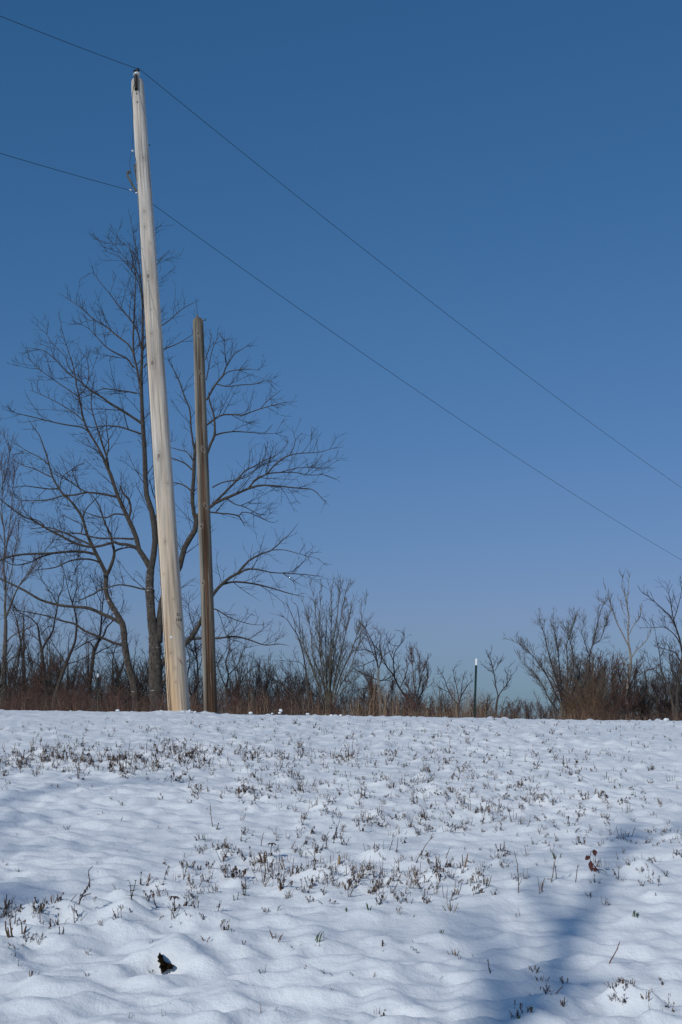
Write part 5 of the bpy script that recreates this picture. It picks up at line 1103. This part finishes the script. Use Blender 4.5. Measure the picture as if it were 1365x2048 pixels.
def put_bush(i, px, Y, top):
    """a thicket shrub whose highest twig reaches row `top`"""
    P = at(px, top, Y); z0 = float(gsample(P[0], Y)); H = P[2] - z0
    hh = (2.4, 2.0, 2.7, 1.7, 2.5, 2.2, 4.6, 4.8, 4.4)[i]
    if i in usedb:
        o = PB[i].copy(); COL.objects.link(o)
        for ch in PB[i].children: c = ch.copy(); COL.objects.link(c); c.parent = o
    else: o = PB[i]; usedb.add(i)
    s = max(0.3, H / hh / 1.08); o.location = (P[0], Y, z0 - 0.02); o.rotation_euler = (0, 0, rs.rand() * 6.28); q = rs.uniform(1.1, 1.5); o.scale = (s * q, s * q, s)
    b = BL[BK[i]]; tag(o, b[0], 'tree' if i > 5 else 'shrub', b[1]); o.name = 'bare_tree' if i > 5 else 'bare_shrub'
for px, top, i in ((20, 1290, 0), (45, 1330, 4), (60, 1300, 3), (75, 1240, 4), (130, 1300, 0), (148, 1340, 1), (165, 1320, 4), (215, 1310, 0), (232, 1330, 4), (245, 1290, 0), (285, 1250, 4), (290, 1330, 1), (340, 1320, 4), (360, 1300, 0), (405, 1310, 4),
                   (440, 1320, 4), (475, 1300, 0), (490, 1330, 1), (505, 1290, 2), (520, 1310, 4), (540, 1280, 2), (556, 1300, 0), (575, 1330, 3), (590, 1315, 2), (632, 1340, 3), (700, 1330, 0), (722, 1350, 1), (740, 1370, 3), (780, 1340, 0), (800, 1350, 1), (822, 1370, 3),
                   (862, 1370, 1), (882, 1380, 4), (935, 1390, 1), (962, 1375, 3), (975, 1385, 0), (1090, 1365, 1), (1062, 1395, 3), (1112, 1350, 2), (1150, 1290, 5), (1165, 1300, 5), (1185, 1270, 2), (1192, 1300, 5), (1205, 1335, 1), (1222, 1300, 0), (1235, 1290, 2), (1248, 1300, 5), (1275, 1290, 0),
                   (1290, 1310, 4), (1308, 1300, 2), (1325, 1320, 1), (1340, 1290, 4), (1360, 1300, 0), (1170, 1340, 5), (1140, 1340, 5), (1385, 1290, 4), (-20, 1280, 4), (112, 1270, 4), (190, 1290, 4), (650, 1360, 1), (1030, 1418, 3), (1052, 1412, 3), (268, 1310, 0), (318, 1340, 4)):
    put_bush(i, px, rs.uniform(31.5, 37) if top < 1400 else 28.5, top)

r5 = np.random.RandomState(555)
for px, top, i in ((-18, 1120, 6), (28, 1170, 7), (58, 1130, 8), (108, 1165, 6), (145, 1205, 7), (182, 1225, 8), (228, 1185, 6), (262, 1230, 7), (345, 1225, 8), (408, 1250, 6), (478, 1255, 8), (525, 1265, 7), (1378, 1200, 6), (1225, 1270, 8), (1300, 1265, 7)):
    put_bush(i, px, r5.uniform(33, 39), top)
for px in np.arange(-420, 1800, 13.0):
    top = np.interp(px, [0, 300, 440, 560, 700, 860, 960, 1000, 1040, 1080, 1120, 1200, 1365], [1285, 1280, 1290, 1300, 1320, 1360, 1390, 1402, 1428, 1405, 1345, 1295, 1285]) + r5.uniform(-35, 50)
    if 1015 < px < 1085 and r5.rand() < 0.6 or r5.rand() < 0.18: continue
    put_bush(int(r5.choice([0, 2, 4, 5, 1, 3], p=[.25, .2, .25, .12, .1, .08])), px + r5.uniform(-8, 8), r5.uniform(32, 42), min(top, 1425))

# --- reddish brambles and dry stalks at the foot of the trees: one mass each
def mass(name, label, cat, n, xr, Yr, hpx, dens, pal, rad_, arch, seed):
    r = np.random.RandomState(seed); px = r.uniform(xr[0], xr[1], n * 3); keep = r.rand(n * 3) < np.interp(px, dens[0], dens[1]); px = px[keep][:n]; K = len(px)
    Y = r.uniform(Yr[0], Yr[1], K); x = (px - PW / 2) / F * Y / cp; z = gsample(x, Y)
    hv = np.interp(px, hpx[0], hpx[1]) * r.uniform(0.25, 1.05, K) * (1 + 1.3 * noise2(px / 38.0 + seed, px * 0 + 0.5) + 0.9 * noise2(px / 11.0, px * 0 + 7.5))
    crest = np.interp(px, [0, 355, 700, 1000, 1365], [1420, 1425, 1435, 1440, 1442])
    top = at(px, crest - hv, Y)[:, 2]; h = np.maximum(top - z, 0.15)
    N = 7; t = np.linspace(0, 1, N); a = r.rand(K) * 6.28; ln = r.uniform(0.0, arch, K) * h
    P = np.zeros((K, N, 3)); P[:, :, 0] = x[:, None] + (np.cos(a) * ln)[:, None] * t ** 2; P[:, :, 1] = Y[:, None] + (np.sin(a) * ln)[:, None] * t ** 2
    P[:, :, 2] = z[:, None] - 0.03 + h[:, None] * (t + (0.55 * arch) * t * (1 - t)); P += np.cumsum(r.normal(size=P.shape) * (0.012 + 0.02 * arch), 1)
    R = rad_ * r.uniform(0.6, 1.4, K)[:, None] * (1 - 0.6 * t)[None]
    C = np.array(pal)[r.randint(len(pal), size=K)] * r.uniform(0.7, 1.3, K)[:, None]
    tb = Tubes(); tb.add(P, R, C)
    if arch > 0.3:
        A = kids(r, P, R, r.randint(1, 5, K), 0.2, (30, 80), lambda r, K, t, pl: r.uniform(0.1, 0.4, K), 0.1, 0.2, 5, 0.7, rad_ * 0.5); tb.add(A[0], A[1], np.array(pal)[r.randint(len(pal), size=len(A[0]))])
    o = tb.build(name, M_STEM, None, 3); tag(o, label, cat, kind='stuff')
mass('brambles', 'tangle of low red brown brambles at the foot of the trees', 'undergrowth', 3400, (-700, 2100), (26.5, 31), ([0, 280, 560, 700, 880, 980, 1080, 1180, 1300, 1400], [50, 44, 40, 44, 40, 24, 12, 30, 22, 18]),
     ([-60, 560, 600, 870, 1000, 1040, 1090, 1150, 1400], [1, 1, .75, .75, .4, .08, .12, .5, .4]), [(0.13, 0.06, 0.045), (0.10, 0.055, 0.045), (0.17, 0.10, 0.07), (0.07, 0.05, 0.045), (0.13, 0.10, 0.08)], 0.0036, 0.9, 71)
mass('dry_grass', 'band of thin upright tan grass stalks along the crest', 'dry grass', 1600, (-700, 2100), (25.6, 28), ([0, 450, 700, 880, 1000, 1050, 1150, 1400], [26, 34, 50, 50, 44, 10, 20, 16]),
     ([-60, 300, 480, 640, 980, 1030, 1080, 1400], [.12, .15, .6, 1, 1, .15, .3, .35]), [(0.30, 0.20, 0.12), (0.22, 0.13, 0.08), (0.36, 0.27, 0.18), (0.14, 0.08, 0.06)], 0.0034, 0.15, 72)
mass('vine_tangle', 'matted brown vines hanging in the stem clump on the right', 'vines', 360, (1125, 1205), (30.2, 31.4), ([1125, 1160, 1205], [60, 130, 60]),
     ([1125, 1140, 1190, 1205], [.4, 1, 1, .4]), [(0.14, 0.085, 0.05), (0.19, 0.12, 0.07), (0.10, 0.06, 0.04)], 0.0036, 0.8, 73)

# --- lumps of snow on the crest
for px, py, w, hgt in ((236, 1421, 5, 3), (560, 1426, 4, 2.5), (545, 1427, 3, 2), (502, 1426, 5, 3.5), (562, 1421, 4.5, 4), (391, 1424, 3, 2.5), (366, 1424, 6, 3.5), (380, 1422, 3, 3.5), (616, 1428, 5, 2.5), (663, 1431, 4, 3), (682, 1431, 4, 3), (806, 1437, 5, 2), (1333, 1440, 7, 5), (1322, 1443, 4, 3), (323, 1424, 4, 2)):
    Y = 23.0; p = at(px, py, Y); p[2] = max(p[2], float(gsample(p[0], Y)) + 0.0); mpp = m_per_px(py, Y)
    w *= 0.8; hgt *= 0.6; o = blob('snow_lump', p, w * mpp, w * mpp * 0.8, hgt * mpp * 1.2, M_SNOW, px * 0.37, None, 0.35, 12)
    tag(o, 'largest snow lump on the crest, at the far right' if px == 1333 else 'small lump of snow lying on the crest line', 'snow lump', None if px == 1333 else 'snow lumps along the crest')

# ------------------------------------------------------------------ the trees behind the viewer whose shadows lie on the field
def shade_tree(label, ground_px, D, seed, rtrunk, limbs_px, fol_dens, crown=None):
    """its trunk and limbs stand up-sun of the shadow streaks they throw; D metres away over the ground"""
    r = np.random.RandomState(seed); lam = D / math.cos(SUN_EL)
    def up(px, py, d=0.0):
        g = ground_hit([px], [py])[0]; return np.array([g[0], g[1], float(gsample(*g))]) + SUNV * (lam + d)
    main = [up(*q[:2]) for q in ground_px]; rads = [q[2] for q in ground_px]
    foot = main[0].copy(); foot[2] = float(gsample(foot[0], foot[1])) - 0.1; 
    mid = main[0] * 0.5 + foot * 0.5
    tp = resample([foot, mid, *main], 40); rr = np.concatenate([np.linspace(rtrunk, rads[0], 20), np.interp(np.linspace(0, 1, 20), np.linspace(0, 1, len(rads)), rads)])
    e = empty('bare_tree', foot); tag(e, label, 'tree')
    tb = Tubes(); tb.add(tp, rr, (0.1,) * 3); tb.build('trunk', M_CHERRY, e, 12)
    LP, LR = [], []
    for l in limbs_px:
        q = [up(a, b, dd) for a, b, _, dd in l]; P = resample(q, 24); R = np.interp(np.linspace(0, 1, 24), np.linspace(0, 1, len(l)), [c for _, _, c, _ in l])
        tb = Tubes(); tb.add(P, R, (0.1,) * 3); tb.build('limb', M_LIMB, e, 8); LP.append(resample(P, 16)); LR.append(np.interp(np.linspace(0, 1, 16), np.linspace(0, 1, 24), R))
    tb = Tubes()
    for Q, RR in foliate(r, np.stack(LP), np.stack(LR), sc=1.6, dens=fol_dens, up=0.4, rmin=0.006, l1=(0.4, 1.2), levels=2): tb.add(Q, RR, (0.1,) * 3)
    tb.build('twigs', M_TWIG, e, 3)
shade_tree('tall bare tree behind the viewer, throwing the soft dark streak on the lower right snow',
           [(1010, 2046, 0.11), (1080, 1960, 0.088), (1135, 1870, 0.08), (1180, 1790, 0.062), (1195, 1770, 0.035)], 14, 81, 0.26,
           [[(1020, 2046, .08, 0), (995, 1960, .055, 2), (970, 1880, .045, 4), (930, 1820, .03, 6)], [(1020, 2030, .09, 0), (1080, 2020, .03, 1), (1180, 2010, .015, 2)],
            [(1180, 1790, .05, 0), (1215, 1745, .02, 0), (1250, 1690, .035, 2.5), (1260, 1650, .04, 4)], [(1130, 1880, .05, 0), (1080, 1800, .035, -1), (1060, 1740, .02, -1)],
            [(1230, 1700, .025, 2.5), (1300, 1670, .03, 4), (1380, 1660, .03, 6)]], 0.5)
shade_tree('bare tree behind the viewer on the left, mottling the left snow with faint shadow',
           [(-260, 1900, 0.12), (-200, 1780, 0.09), (-140, 1700, 0.07)], 24, 82, 0.2,
           [[(-140, 1700, .06, 0), (-40, 1660, .06, 1), (30, 1640, .05, 1), (110, 1625, .03, 2)], [(-150, 1680, .05, 0), (0, 1610, .05, 1), (150, 1570, .045, 2), (300, 1560, .03, 2), (380, 1570, .02, 2)],
            [(-180, 1740, .05, 0), (0, 1700, .035, 0), (150, 1690, .02, 1)], [(-200, 1800, .05, 0), (0, 1790, .03, 1), (100, 1760, .015, 1)]], 0.6)
print("objects", len(bpy.data.objects), "scatter", len(SC))
